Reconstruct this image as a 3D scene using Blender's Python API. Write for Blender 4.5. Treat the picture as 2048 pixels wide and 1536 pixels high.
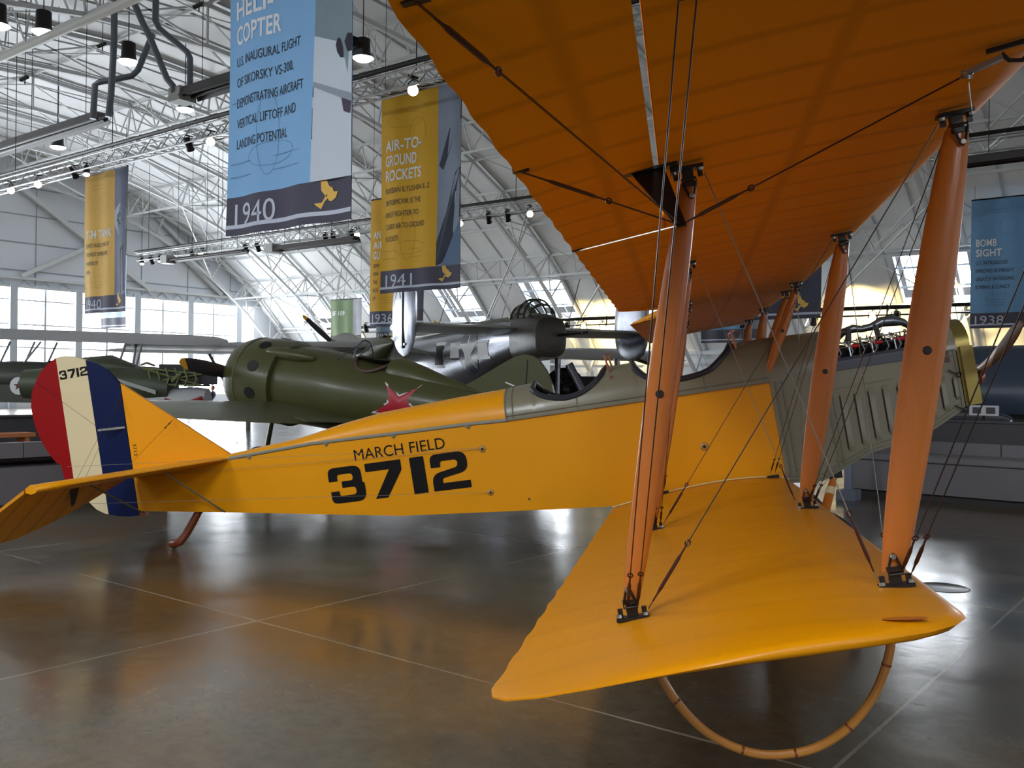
import bpy, bmesh, math, random
from mathutils import Vector, Matrix, Euler
random.seed(7)
S = bpy.context.scene
for _o in list(bpy.data.objects): bpy.data.objects.remove(_o)
COL = S.collection

# ---------------------------------------------------------------- camera
# world axes follow the hangar: x along the hall (towards the near end), y across it (towards the skylit side), z up
F_PX, CAM_H, ROLL, PITCH = 1891.08, 1.5552, 0.0131, -0.0006
FWD2 = Vector((-0.61709, 0.78689, 0)); RGT2 = Vector((0.78689, 0.61709, 0)); UP = Vector((0, 0, 1))
_f = FWD2 * math.cos(PITCH) + UP * math.sin(PITCH)
_u = RGT2.cross(_f)
_r = RGT2 * math.cos(ROLL) + _u * math.sin(ROLL)
_u = -RGT2 * math.sin(ROLL) + _u * math.cos(ROLL)
cam_d = bpy.data.cameras.new('camera'); cam = bpy.data.objects.new('camera', cam_d); COL.objects.link(cam)
cam_d.sensor_width = 36.0; cam_d.lens = F_PX * 36.0 / 2048.0; cam_d.clip_start = 0.05; cam_d.clip_end = 300
M = Matrix.Identity(4)
for i in range(3): M[i][0] = _r[i]; M[i][1] = _u[i]; M[i][2] = -_f[i]
M[2][3] = CAM_H
cam.matrix_world = M; S.camera = cam
CR, CF, CU = _r.copy(), _f.copy(), _u.copy()
def at(px, py, d):
    'world point seen at pixel (px, py) of the 2048x1536 photograph, d metres in front of the camera'
    return Vector((0, 0, CAM_H)) + (CF + CR * ((px - 1024) / F_PX) - CU * ((py - 768) / F_PX)) * d

# ---------------------------------------------------------------- exposure, sky, large lights
S.view_settings.view_transform = 'Standard'; S.view_settings.look = 'None'
S.view_settings.exposure = 0.0; S.view_settings.gamma = 1.0; S.view_settings.use_curve_mapping = False
S.cycles.use_denoising = True
S.cycles.max_bounces = 8; S.cycles.diffuse_bounces = 4; S.cycles.transparent_max_bounces = 16
S.cycles.caustics_reflective = False; S.cycles.caustics_refractive = False; S.cycles.sample_clamp_indirect = 6.0
W = bpy.data.worlds.new('world'); S.world = W; W.use_nodes = True
W.node_tree.nodes['Background'].inputs[0].default_value = (0.86, 0.92, 1.0, 1)
W.node_tree.nodes['Background'].inputs[1].default_value = 0.3
def area(name, loc, size_x, size_y, direction, watts, col=(1, 1, 1)):
    l = bpy.data.lights.new(name, 'AREA'); l.shape = 'RECTANGLE'; l.size = size_x; l.size_y = size_y; l.energy = watts; l.color = col
    o = bpy.data.objects.new(name, l); COL.objects.link(o); o.location = loc
    o.visible_camera = True
    o.rotation_euler = Vector(direction).to_track_quat('-Z', 'Y').to_euler()
    return o
END_X, NEAR_X, FAR_Y, NEAR_Y = -48.7, 20.0, 39.2, -5.2
DAY = (0.90, 0.95, 1.0)
area('daylight_end_windows', (END_X - 0.8, 17, 3.4), 43, 6.4, (1, 0, 0), 12000, DAY)
area('fill_near_openings', (3, NEAR_Y - 0.8, 2.6), 34, 5.0, (0, 1, 0.05), 150, DAY)  # added fill from behind the camera, through made-up wall openings
area('fill_right_opening', (NEAR_X + 0.8, 14, 3.0), 36, 5.6, (-1, 0, 0), 700, DAY)  # added fill from the right, through a made-up end door
SKY_X = [-45.35, -39.6, -33.8, -28.1, -22.3, -16.5, -10.6, -4.8, 1.0, 6.8, 12.5]
SKY_W = 2.62
def sky_light(x0, y, z, ny):
    area('daylight_skylight', (x0 + SKY_W / 2, y, z), SKY_W, 2.4, (0, ny, -0.72), 600, DAY)
for x0 in SKY_X:
    sky_light(x0, 37.55, 6.25, -0.72); sky_light(x0, -3.55, 6.25, 0.72)

# ---------------------------------------------------------------- materials
MATS = {}
def lin(c):
    return tuple(((v / 255.0) / 12.92 if v / 255.0 <= 0.04045 else (((v / 255.0) + 0.055) / 1.055) ** 2.4) for v in c) + (1.0,)
def mat(name, rgb, rough=0.5, metal=0.0, var=0.0, vscale=4.0, bump=0.0, bscale=20.0, emit=0.0, coat=0.0, spec=0.5, stretch=None):
    if name in MATS: return MATS[name]
    m = bpy.data.materials.new(name); m.use_nodes = True; MATS[name] = m
    nt = m.node_tree; b = nt.nodes['Principled BSDF']
    c = lin(rgb); b.inputs['Base Color'].default_value = c
    b.inputs['Roughness'].default_value = rough; b.inputs['Metallic'].default_value = metal
    b.inputs['Specular IOR Level'].default_value = spec
    if coat: b.inputs['Coat Weight'].default_value = coat; b.inputs['Coat Roughness'].default_value = 0.15
    if emit: b.inputs['Emission Color'].default_value = c; b.inputs['Emission Strength'].default_value = emit
    if var or bump:
        tc = nt.nodes.new('ShaderNodeTexCoord'); mp = nt.nodes.new('ShaderNodeMapping')
        nt.links.new(tc.outputs['Object'], mp.inputs[0])
        if stretch: mp.inputs['Scale'].default_value = stretch
    if var:
        n = nt.nodes.new('ShaderNodeTexNoise'); n.inputs['Scale'].default_value = vscale; n.inputs['Detail'].default_value = 5
        nt.links.new(mp.outputs[0], n.inputs['Vector'])
        mx = nt.nodes.new('ShaderNodeMix'); mx.data_type = 'RGBA'
        mx.inputs[6].default_value = tuple(v * (1 - var) for v in c[:3]) + (1,)
        mx.inputs[7].default_value = tuple(min(1, v * (1 + var)) for v in c[:3]) + (1,)
        nt.links.new(n.outputs['Fac'], mx.inputs[0]); nt.links.new(mx.outputs[2], b.inputs['Base Color'])
    if bump:
        n2 = nt.nodes.new('ShaderNodeTexNoise'); n2.inputs['Scale'].default_value = bscale; n2.inputs['Detail'].default_value = 3
        nt.links.new(mp.outputs[0], n2.inputs['Vector'])
        bp = nt.nodes.new('ShaderNodeBump'); bp.inputs['Strength'].default_value = bump; bp.inputs['Distance'].default_value = 0.02
        nt.links.new(n2.outputs['Fac'], bp.inputs['Height']); nt.links.new(bp.outputs[0], b.inputs['Normal'])
    return m
def lamp_mat(name, rgb, strength):
    m = mat(name, rgb, 0.4, emit=strength)
    try: m.cycles.emission_sampling = 'NONE'
    except Exception: pass
    return m
def glass(name, tint=(1, 1, 1), refl=0.12):
    if name in MATS: return MATS[name]
    m = bpy.data.materials.new(name); m.use_nodes = True; MATS[name] = m; nt = m.node_tree; nt.nodes.clear()
    out = nt.nodes.new('ShaderNodeOutputMaterial'); mx = nt.nodes.new('ShaderNodeMixShader'); t = nt.nodes.new('ShaderNodeBsdfTransparent')
    g = nt.nodes.new('ShaderNodeBsdfGlossy'); g.inputs['Roughness'].default_value = 0.05
    t.inputs[0].default_value = tint + (1,)
    mx.inputs[0].default_value = refl
    nt.links.new(t.outputs[0], mx.inputs[1]); nt.links.new(g.outputs[0], mx.inputs[2]); nt.links.new(mx.outputs[0], out.inputs[0])
    return m

# ---------------------------------------------------------------- mesh builder
class MB:
    def __init__(s, T=None): s.v = []; s.f = []; s.m = []; s.T = T
    def pt(s, p):
        s.v.append(tuple(s.T(p)) if s.T else tuple(p)); return len(s.v) - 1
    def face(s, ids, mi=0): s.f.append(tuple(ids)); s.m.append(mi)
    def quad(s, a, b, c, d, mi=0): s.face([s.pt(a), s.pt(b), s.pt(c), s.pt(d)], mi)
    def poly(s, pts, mi=0): s.face([s.pt(p) for p in pts], mi)
    def grid(s, rows, closed=False, mi=0, cap=False):
        ids = [[s.pt(p) for p in r] for r in rows]; n = len(ids[0])
        for i in range(len(ids) - 1):
            for j in range(n if closed else n - 1):
                k = (j + 1) % n; s.face([ids[i][j], ids[i][k], ids[i + 1][k], ids[i + 1][j]], mi(i, j) if callable(mi) else mi)
        if cap:
            s.face(ids[0][::-1], mi(0, 0) if callable(mi) else mi); s.face(ids[-1], mi(len(ids) - 2, 0) if callable(mi) else mi)
        return s
    def box(s, c, size, R=None, mi=0, taper=1.0):
        c = Vector(c); hx, hy, hz = size[0] / 2, size[1] / 2, size[2] / 2
        P = []
        for z in (-1, 1):
            k = taper if z > 0 else 1.0
            for x, y in ((-1, -1), (1, -1), (1, 1), (-1, 1)):
                p = Vector((x * hx * k, y * hy * k, z * hz))
                P.append(s.pt(c + (R @ p if R else p)))
        for q in ((3, 2, 1, 0), (4, 5, 6, 7), (0, 1, 5, 4), (1, 2, 6, 5), (2, 3, 7, 6), (3, 0, 4, 7)): s.face([P[i] for i in q], mi)
        return s
    def bar(s, a, b, w, h=None, up=(0, 0, 1), mi=0):
        a, b = Vector(a), Vector(b); h = h or w; d = (b - a).normalized(); u = Vector(up)
        if abs(d.dot(u)) > 0.98: u = Vector((1, 0, 0)) if abs(d.x) < 0.9 else Vector((0, 1, 0))
        sx = d.cross(u).normalized(); uu = sx.cross(d)
        r = [[p + sx * (i * w / 2) + uu * (j * h / 2) for i, j in ((-1, -1), (1, -1), (1, 1), (-1, 1))] for p in (a, b)]
        return s.grid(r, True, mi, True)
    def tube(s, pts, rad, n=8, mi=0, closed=False, cap=True, flat=1.0, up=None):
        pts = [Vector(p) for p in pts]; N = len(pts); rows = []; pu = None
        for i, p in enumerate(pts):
            if closed: d = pts[(i + 1) % N] - pts[i - 1]
            else: d = pts[min(i + 1, N - 1)] - pts[max(i - 1, 0)]
            d.normalize()
            if pu is None:
                u = Vector(up) if up else (Vector((0, 0, 1)) if abs(d.z) < 0.9 else Vector((1, 0, 0)))
            else: u = pu
            sx = d.cross(u).normalized(); uu = sx.cross(d).normalized(); pu = uu
            r = rad[i] if isinstance(rad, (list, tuple)) else rad
            rows.append([p + sx * (math.cos(2 * math.pi * k / n) * r) + uu * (math.sin(2 * math.pi * k / n) * r * flat) for k in range(n)])
        if closed: rows.append(rows[0]); cap = False
        return s.grid(rows, True, mi, cap)
    def lathe(s, prof, o=(0, 0, 0), axis=(0, 0, 1), n=16, mi=0, cap=False, arc=None, ref=None):
        o = Vector(o); ax = Vector(axis).normalized(); u = Vector(ref) if ref else (Vector((1, 0, 0)) if abs(ax.x) < 0.9 else Vector((0, 1, 0)))
        e1 = (u - ax * u.dot(ax)).normalized(); e2 = ax.cross(e1); rows = []
        for r, h in prof:
            if arc: a = [arc[0] + (arc[1] - arc[0]) * k / (n - 1) for k in range(n)]
            else: a = [2 * math.pi * k / n for k in range(n)]
            rows.append([o + ax * h + (e1 * math.cos(t) + e2 * math.sin(t)) * r for t in a])
        return s.grid(rows, arc is None, mi, cap)
    def ball(s, c, r, n=10, m=6, mi=0, sc=(1, 1, 1)):
        rows = []
        for i in range(m + 1):
            t = math.pi * i / m
            rows.append([Vector(c) + Vector((math.sin(t) * math.cos(2 * math.pi * k / n) * r * sc[0], math.sin(t) * math.sin(2 * math.pi * k / n) * r * sc[1], math.cos(t) * r * sc[2])) for k in range(n)])
        return s.grid(rows, True, mi)
    def prism(s, pts, off, mi=0, mside=None):
        'polygon pts extruded by the vector off'
        off = Vector(off); a = [s.pt(p) for p in pts]; b = [s.pt(Vector(p) + off) for p in pts]
        s.face(a[::-1], mi); s.face(b, mi); n = len(pts)
        for i in range(n): s.face([a[i], a[(i + 1) % n], b[(i + 1) % n], b[i]], mi if mside is None else mside)
        return s
    def build(s, name, mats, parent=None, smooth=True, angle=35, doubles=True, norm=True):
        me = bpy.data.meshes.new(name); me.from_pydata([tuple(v) for v in s.v], [], s.f)
        if not isinstance(mats, (list, tuple)): mats = [mats]
        for m in mats: me.materials.append(m)
        for p, mi in zip(me.polygons, s.m): p.material_index = min(mi, len(mats) - 1)
        bm = bmesh.new(); bm.from_mesh(me)
        if doubles: bmesh.ops.remove_doubles(bm, verts=bm.verts, dist=1e-5)
        if norm: bmesh.ops.recalc_face_normals(bm, faces=bm.faces)
        bm.to_mesh(me); bm.free()
        if smooth:
            me.shade_smooth(); me.set_sharp_from_angle(angle=math.radians(angle))
        o = bpy.data.objects.new(name, me); COL.objects.link(o)
        if parent: o.parent = parent
        return o
def tag(o, label=None, cat=None, group=None, kind=None):
    if label: o['label'] = label
    if cat: o['category'] = cat
    if group: o['group'] = group
    if kind: o['kind'] = kind
    return o
def thing(name, label, cat, loc=(0, 0, 0), rz=0, group=None):
    o = bpy.data.objects.new(name, None); o.empty_display_size = 0.2; COL.objects.link(o); o.location = loc; o.rotation_euler = (0, 0, rz)
    return tag(o, label, cat, group)
def frame(o, X, Y, Z, loc):
    m = Matrix.Identity(4)
    for i in range(3): m[i][0] = X[i]; m[i][1] = Y[i]; m[i][2] = Z[i]; m[i][3] = loc[i]
    o.location = m.to_translation(); o.rotation_euler = m.to_euler()
def copy_tree(o, parent=None):
    c = o.copy(); COL.objects.link(c)
    if parent: c.parent = parent
    for ch in list(o.children): copy_tree(ch, c)
    return c
def struct(o): o['kind'] = 'structure'; return o
def lerp(xs, ys, x):
    if x <= xs[0]: return ys[0]
    for i in range(len(xs) - 1):
        if x <= xs[i + 1]:
            t = (x - xs[i]) / (xs[i + 1] - xs[i]); return ys[i] + (ys[i + 1] - ys[i]) * t
    return ys[-1]
_TX = {}
def text2d(txt, bold=0.0):
    'triangulated outline of a line of lettering, cap height 1, left edge at 0'
    key = (txt, bold)
    if key in _TX: return _TX[key]
    c = bpy.data.curves.new('lettering', 'FONT'); c.body = txt; c.size = 1.0; c.resolution_u = 3; c.offset = bold
    o = bpy.data.objects.new('lettering', c); COL.objects.link(o)
    dg = bpy.context.evaluated_depsgraph_get(); me = bpy.data.meshes.new_from_object(o.evaluated_get(dg))
    vs = [(v.co.x, v.co.y) for v in me.vertices]; fs = [tuple(p.vertices) for p in me.polygons]
    bpy.data.objects.remove(o); bpy.data.curves.remove(c); bpy.data.meshes.remove(me)
    c = bpy.data.curves.new('lettering', 'FONT'); c.body = 'H'; c.offset = bold; o = bpy.data.objects.new('lettering', c); COL.objects.link(o)
    me2 = bpy.data.meshes.new_from_object(o.evaluated_get(bpy.context.evaluated_depsgraph_get())); y0 = min(v.co.y for v in me2.vertices); y1 = max(v.co.y for v in me2.vertices)
    bpy.data.objects.remove(o); bpy.data.curves.remove(c); bpy.data.meshes.remove(me2)
    x0 = min(v[0] for v in vs); k = 1.0 / (y1 - y0)
    vs = [((x - x0) * k, (y - y0) * k) for x, y in vs]
    _TX[key] = (vs, fs, max(v[0] for v in vs)); return _TX[key]
def put_text(mb, txt, h, place, width=None, bold=0.0, mi=0):
    'place(u, v) -> point; u, v in metres from the lower left of the line'
    vs, fs, w = text2d(txt, bold); kx = (width / w) if width else h
    ids = [mb.pt(place(x * kx, y * h)) for x, y in vs]
    for f in fs: mb.face([ids[i] for i in f], mi)
def rpoly(pts, n=5):
    'polygon with rounded corners: (x, y[, r])'
    out = []; N = len(pts)
    for i, p in enumerate(pts):
        r = p[2] if len(p) > 2 else 0
        P = Vector((p[0], p[1]))
        if not r: out.append(P); continue
        a = Vector(pts[i - 1][:2]) - P; b = Vector(pts[(i + 1) % N][:2]) - P
        r = min(r, a.length * 0.5, b.length * 0.5); a.normalize(); b.normalize()
        for k in range(n + 1):
            t = k / n; out.append(P + a * r * (1 - t) ** 2 + b * r * t ** 2)
    return out
DIGIT = {
 '3': [(0, .62), (0, 1, .26), (.94, 1, .26), (.94, .52, .1), (1, .5, .1), (1, 0, .26), (0.02, 0, .26), (.02, .34), (.26, .34), (.26, .2, .08), (.74, .2, .1), (.74, .42, .1), (.36, .42), (.36, .6), (.69, .6, .08), (.69, .8, .1), (.25, .8, .08), (.25, .62)],
 '7': [(0, 1), (1, 1), (1, .72), (.52, 0), (.18, 0), (.66, .77), (0, .77)],
 '1': [(0, 0), (1, 0), (1, 1), (0, 1)],
 '2': [(0, .64), (0, 1, .26), (.98, 1, .26), (.98, .46, .22), (.27, .33, .14), (.27, .2), (1, .2), (1, 0), (0, 0), (0, .46, .26), (.72, .6, .12), (.72, .8, .1), (.26, .8, .08), (.26, .64)]}
def put_digits(mb, txt, h, place, w, gap, w1, mi=0):
    u = 0
    for n_, ch in enumerate(txt):
        cw = w1 if ch == '1' else w
        mb.poly([place(u + p[0] * cw, p[1] * h) for p in rpoly(DIGIT[ch])], mi); u += cw + (gap[n_] if isinstance(gap, tuple) else gap)
# ---------------------------------------------------------------- hall shell
def floor_mat():
    m = bpy.data.materials.new('polished_concrete'); m.use_nodes = True; nt = m.node_tree; b = nt.nodes['Principled BSDF']
    tc = nt.nodes.new('ShaderNodeTexCoord'); L = nt.links
    def noise(scale, det=4, rough=.55):
        n = nt.nodes.new('ShaderNodeTexNoise'); n.inputs['Scale'].default_value = scale; n.inputs['Detail'].default_value = det; n.inputs['Roughness'].default_value = rough
        L.new(tc.outputs['Object'], n.inputs['Vector']); return n
    def ramp(src, stops):
        r = nt.nodes.new('ShaderNodeValToRGB'); L.new(src, r.inputs[0]); e = r.color_ramp.elements
        e[0].position, e[0].color = stops[0]; e[1].position, e[1].color = stops[-1]
        for p, c in stops[1:-1]:
            x = e.new(p); x.color = c
        return r.outputs[0]
    def mix(f, a, c2, mode='MIX'):
        x = nt.nodes.new('ShaderNodeMix'); x.data_type = 'RGBA'; x.blend_type = mode
        if isinstance(f, float): x.inputs[0].default_value = f
        else: L.new(f, x.inputs[0])
        for i, v in ((6, a), (7, c2)):
            if isinstance(v, tuple): x.inputs[i].default_value = v
            else: L.new(v, x.inputs[i])
        return x.outputs[2]
    def mt(op, a, c2=0.0, c3=None):
        x = nt.nodes.new('ShaderNodeMath'); x.operation = op
        for i, v in enumerate((a, c2) if c3 is None else (a, c2, c3)):
            if isinstance(v, (int, float)): x.inputs[i].default_value = v
            else: L.new(v, x.inputs[i])
        return x.outputs[0]
    base = ramp(noise(0.45, 6).outputs['Fac'], [(0.30, lin((80, 73, 60))), (0.46, lin((98, 90, 74))), (0.58, lin((106, 84, 54))), (0.72, lin((86, 80, 68)))])
    fine = ramp(noise(9, 8, .7).outputs['Fac'], [(0.3, (0.62, 0.62, 0.62, 1)), (0.7, (1.15, 1.15, 1.15, 1))])
    col = mix(0.8, base, fine, 'MULTIPLY')
    sp = nt.nodes.new('ShaderNodeSeparateXYZ'); L.new(tc.outputs['Object'], sp.inputs[0])
    jag = mt('MULTIPLY', mt('SUBTRACT', noise(18, 3).outputs['Fac'], 0.5), 0.012)
    def joint(axis, off, step):
        v = mt('ADD', mt('SUBTRACT', sp.outputs[axis], off), jag)
        w = mt('SUBTRACT', mt('FLOORED_MODULO', mt('ADD', v, step / 2), step), step / 2)
        return mt('ABSOLUTE', w)
    d = mt('MINIMUM', joint(0, -5.05, 3.72), joint(1, 3.80, 3.62))
    worn = ramp(noise(0.7, 2).outputs['Fac'], [(0.42, (0.0, 0.0, 0.0, 1)), (0.6, (1, 1, 1, 1))])
    jcol = mix(worn, lin((118, 110, 94)), lin((166, 158, 140)))
    jm = mt('LESS_THAN', d, mt('ADD', mt('MULTIPLY', noise(2.2, 2).outputs['Fac'], 0.010), 0.004))
    scuff = ramp(noise(3.1, 9, .72).outputs['Fac'], [(0.70, (0, 0, 0, 1)), (0.78, (0.35, 0.35, 0.35, 1))])
    col = mix(scuff, col, lin((140, 132, 114)))
    col = mix(jm, col, jcol)
    L.new(col, b.inputs['Base Color'])
    rg = ramp(noise(1.3, 5).outputs['Fac'], [(0.3, (0.13, 0.13, 0.13, 1)), (0.7, (0.25, 0.25, 0.25, 1))])
    L.new(rg, b.inputs['Roughness']); b.inputs['Specular IOR Level'].default_value = 0.62
    bp = nt.nodes.new('ShaderNodeBump'); bp.inputs['Strength'].default_value = 0.06; bp.inputs['Distance'].default_value = 0.02
    L.new(noise(5, 3).outputs['Fac'], bp.inputs['Height']); L.new(bp.outputs[0], b.inputs['Normal'])
    return m
fl = MB(); fl.box(((END_X + NEAR_X) / 2, (FAR_Y + NEAR_Y) / 2, -0.1), (NEAR_X - END_X + 2, FAR_Y - NEAR_Y + 2, 0.2))
struct(fl.build('floor', floor_mat(), smooth=False))

foil = mat('roof_insulation', (232, 234, 236), 0.42, 0.0, var=0.14, vscale=0.9, bump=0.9, bscale=1.6, stretch=(1.0, 0.35, 0.35))
seam_m = mat('roof_seam', (190, 192, 195), 0.5)
white_steel = mat('white_steel', (214, 216, 216), 0.45)
wall_m = mat('white_wall', (222, 226, 232), 0.6, var=0.04, vscale=0.6)
col_m = mat('column_paint', (196, 204, 212), 0.5)
PROF = [(39.2, 3.2), (38.0, 4.63), (37.8, 4.85), (36.15, 6.53), (35.0, 7.5), (33.4, 8.65), (31.6, 9.85), (29.6, 10.8), (27.4, 11.6), (24.5, 12.35), (21, 12.95), (17, 13.2)]
PROF = PROF + [(34 - y, z) for y, z in PROF[-2::-1]]
XS = sorted(set([END_X, NEAR_X] + [round(v, 3) for x0 in SKY_X for v in (x0, x0 + SKY_W)]))
def roof_pt(x, i, off=0.0):
    y, z = PROF[i]; a = PROF[max(i - 1, 0)]; b = PROF[min(i + 1, len(PROF) - 1)]
    t = Vector((0, b[0] - a[0], b[1] - a[1])).normalized(); n = Vector((0, t.z, -t.y))   # inward
    if n.dot(Vector((0, 17 - y, 4 - z))) < 0: n = -n
    return Vector((x, y, z)) + n * off
rf = MB(); NP = len(PROF)
SK_SEG = (2, NP - 4)
for i in range(NP - 1):
    for a, b in zip(XS, XS[1:]):
        if i in SK_SEG and any(abs(a - x0) < 0.01 for x0 in SKY_X): continue
        rf.quad(roof_pt(a, i), roof_pt(b, i), roof_pt(b, i + 1), roof_pt(a, i + 1))
        rf.quad(roof_pt(a, i, -.3), roof_pt(b, i, -.3), roof_pt(b, i + 1, -.3), roof_pt(a, i + 1, -.3))
roof = struct(rf.build('ceiling', foil, norm=False, doubles=False))
# lapped insulation seams
sm = MB(); x = END_X + 0.4
while x < NEAR_X - 1:
    for i in range(NP - 1):
        if i in SK_SEG and any(x0 - .05 < x < x0 + SKY_W + .05 for x0 in SKY_X): continue
        sm.bar(roof_pt(x, i, .02), roof_pt(x, i + 1, .02), 0.05, 0.03)
    x += 1.44
sm.build('roof_seam', seam_m, roof, smooth=False, doubles=False)
# skylights
pane = glass('window_glass', (0.97, 0.985, 1.0), 0.06); frame_m = mat('window_frame_grey', (176, 188, 200), 0.5)
nwin = 1
for x0 in SKY_X:
    for i in SK_SEG:
        w = MB(); w.quad(roof_pt(x0, i), roof_pt(x0 + SKY_W, i), roof_pt(x0 + SKY_W, i + 1), roof_pt(x0, i + 1))
        o = struct(w.build('window_%d' % nwin, pane, smooth=False)); nwin += 1
        f = MB(); A = roof_pt(x0, i, .04); B = roof_pt(x0 + SKY_W, i, .04); C = roof_pt(x0 + SKY_W, i + 1, .04); D = roof_pt(x0, i + 1, .04)
        for p, q_ in ((A, B), (B, C), (C, D), (D, A)): f.bar(p, q_, .09, .09)
        for t in (.33, .72): f.bar(A.lerp(D, t), B.lerp(C, t), .07, .07)
        for t in (.25, .5, .75): f.bar(A.lerp(B, t), D.lerp(C, t), .035, .035)
        f.build('window_frame', frame_m, o, smooth=False)
# roof trusses: arched lattice frames
ntrim = 1
def arch_truss(x):
    global ntrim
    t = MB(); dep = 1.25
    up = [roof_pt(x, i, .16) for i in range(NP)]; lo = [roof_pt(x, i, .16 + dep) for i in range(NP)]
    lo[0] = Vector((x, 38.5, 2.2)); lo[-1] = Vector((x, -4.5, 2.2))
    for i in range(NP - 1):
        t.bar(up[i], up[i + 1], .12, .14); t.bar(lo[i], lo[i + 1], .13, .13)
    for i in range(1, NP - 1):
        t.bar(up[i], lo[i], .06)
        t.bar(up[i], lo[i + (1 if i % 2 else -1)], .055)
    t.bar(lo[0], Vector((x, 38.9, 0)), .25); t.bar(lo[-1], Vector((x, -4.9, 0)), .25)
    t.bar(lo[0], up[0], .12); t.bar(lo[-1], up[-1], .12)
    o = struct(t.build('trim_%d' % ntrim, white_steel, smooth=False, doubles=False)); ntrim += 1
TR_X = [-48.0 + 5.65 * k for k in range(12)]
for x in TR_X: arch_truss(x)
# purlins, longitudinal lattices and diagonal braces
for i in range(1, NP - 1):
    p = MB(); p.bar(roof_pt(END_X + .2, i, .1), roof_pt(NEAR_X, i, .1), .07, .1)
    if 3 < i < NP - 4 and i % 2 == 0:
        p.bar(roof_pt(END_X + .2, i, 1.41), roof_pt(NEAR_X, i, 1.41), .08, .08)
        for a, b in zip(TR_X, TR_X[1:]):
            n = 4
            for k in range(n):
                xa = a + (b - a) * k / n; xb = a + (b - a) * (k + .5) / n; xc = a + (b - a) * (k + 1) / n
                p.bar(roof_pt(xa, i, .12), roof_pt(xb, i, 1.41), .045); p.bar(roof_pt(xb, i, 1.41), roof_pt(xc, i, .12), .045)
    struct(p.build('trim_%d' % ntrim, white_steel, smooth=False, doubles=False)); ntrim += 1
for n, (a, b) in enumerate(zip(TR_X, TR_X[1:])):
    p = MB()
    for i in range(2, NP - 3, 3):
        p.bar(roof_pt(a, i, .5), roof_pt(b, i + 3, .5), .04); p.bar(roof_pt(b, i, .5), roof_pt(a, i + 3, .5), .04)
        if i + 3 < NP - 1: p.bar(roof_pt(a, i, 1.41), roof_pt(b, min(i + 3, NP - 2), 1.41), .05)
    struct(p.build('trim_%d' % ntrim, white_steel, smooth=False, doubles=False)); ntrim += 1

# end wall with its window band
def roof_z(y):
    for (y1, z1), (y2, z2) in zip(PROF, PROF[1:]):
        if y2 <= y <= y1: return z1 + (z2 - z1) * (y1 - y) / (y1 - y2)
    return 3.2
W_TOP, W_BOT = 6.12, 0.7
ew = MB(); ys = [FAR_Y - .02] + [y for y, z in PROF[1:-1]] + [NEAR_Y + .02]
for a, b in zip(ys, ys[1:]):
    za, zb = roof_z(a), roof_z(b); y1, y2 = a, b
    for X in (END_X, END_X - .3):
        ta, tb = min(za, W_TOP), min(zb, W_TOP)
        if za > W_TOP - .01 and zb > W_TOP - .01: ew.quad((X, a, W_TOP), (X, b, W_TOP), (X, b, zb), (X, a, za))
        else: ew.quad((X, a, 0), (X, b, 0), (X, b, zb), (X, a, za))
    if za > W_TOP - .01 and zb > W_TOP - .01: ew.box((END_X - .15, (a + b) / 2, W_BOT / 2), (.3, a - b, W_BOT))
wl = struct(ew.build('wall_left', wall_m, smooth=False, doubles=False, norm=False))
COLY = [21.65 + 3.31 * k for k in range(-7, 5)]
pl = MB()
for z in (6.9, 8.3, 9.7, 11.1): pl.box((END_X + .02, 17, z), (.05, 2 * (roof_z(17) - z) ** .5 * 7.2, .05))
for k in range(-3, 12):
    y = 17 + (k - 4) * 2.9
    if roof_z(y) > 7: pl.box((END_X + .02, y, (W_TOP + roof_z(y)) / 2), (.03, .03, roof_z(y) - W_TOP - .2))
pl.build('panel_joint', mat('panel_joint', (158, 163, 170), .6), wl, smooth=False, doubles=False)
for k, y in enumerate(COLY):
    c = MB(); c.box((END_X + .1, y, 3.1), (.34, .36, 6.2)); struct(c.build('trim_%d' % ntrim, col_m, smooth=False)); ntrim += 1
for a, b in zip(COLY, COLY[1:]):
    w = MB(); w.quad((END_X - .1, a + .18, W_BOT), (END_X - .1, b - .18, W_BOT), (END_X - .1, b - .18, W_TOP), (END_X - .1, a + .18, W_TOP))
    o = struct(w.build('window_%d' % nwin, pane, smooth=False)); nwin += 1
    f = MB(); f.box((END_X, (a + b) / 2, 3.1), (.09, .1, 6.0))
    for z in (5.42, 4.2, 3.05, 2.0): f.box((END_X + .02, (a + b) / 2, z), (.07, b - a - .36, .07))
    n = 3
    for q_ in range(n):
        y0 = a + .2 + (b - a - .4) * q_ / n; y1 = a + .2 + (b - a - .4) * (q_ + 1) / n
        f.bar((END_X + .05, y0, 6.05), (END_X + .05, (y0 + y1) / 2, 6.4), .05); f.bar((END_X + .05, (y0 + y1) / 2, 6.4), (END_X + .05, y1, 6.05), .05)
    f.bar((END_X + .04, a + .2, 2.0), (END_X + .04, (a + b) / 2, 5.4), .025)
    f.build('window_frame', col_m, o, smooth=False, doubles=False)
tb = MB(); tb.box((END_X + .1, 17, 6.5), (.3, 40, .12)); tb.box((END_X + .1, 17, 6.06), (.2, 40, .1))
for s_ in (1, -1): tb.bar((END_X + .25, 17 + s_ * 3, 12.2), (END_X + .25, 17 + s_ * 12, 6.5), .22); tb.bar((END_X + .25, 17 + s_ * 12.4, 10.6), (END_X + .25, 17 + s_ * 17.5, 6.4), .2)
tb.bar((END_X + .25, 22, 6.6), (END_X + .25, 27.5, 9.6), .2); tb.bar((END_X + .25, 33.6, 6.6), (END_X + .25, 29.4, 9.8), .2)
struct(tb.build('trim_%d' % ntrim, white_steel, smooth=False, doubles=False)); ntrim += 1
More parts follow.
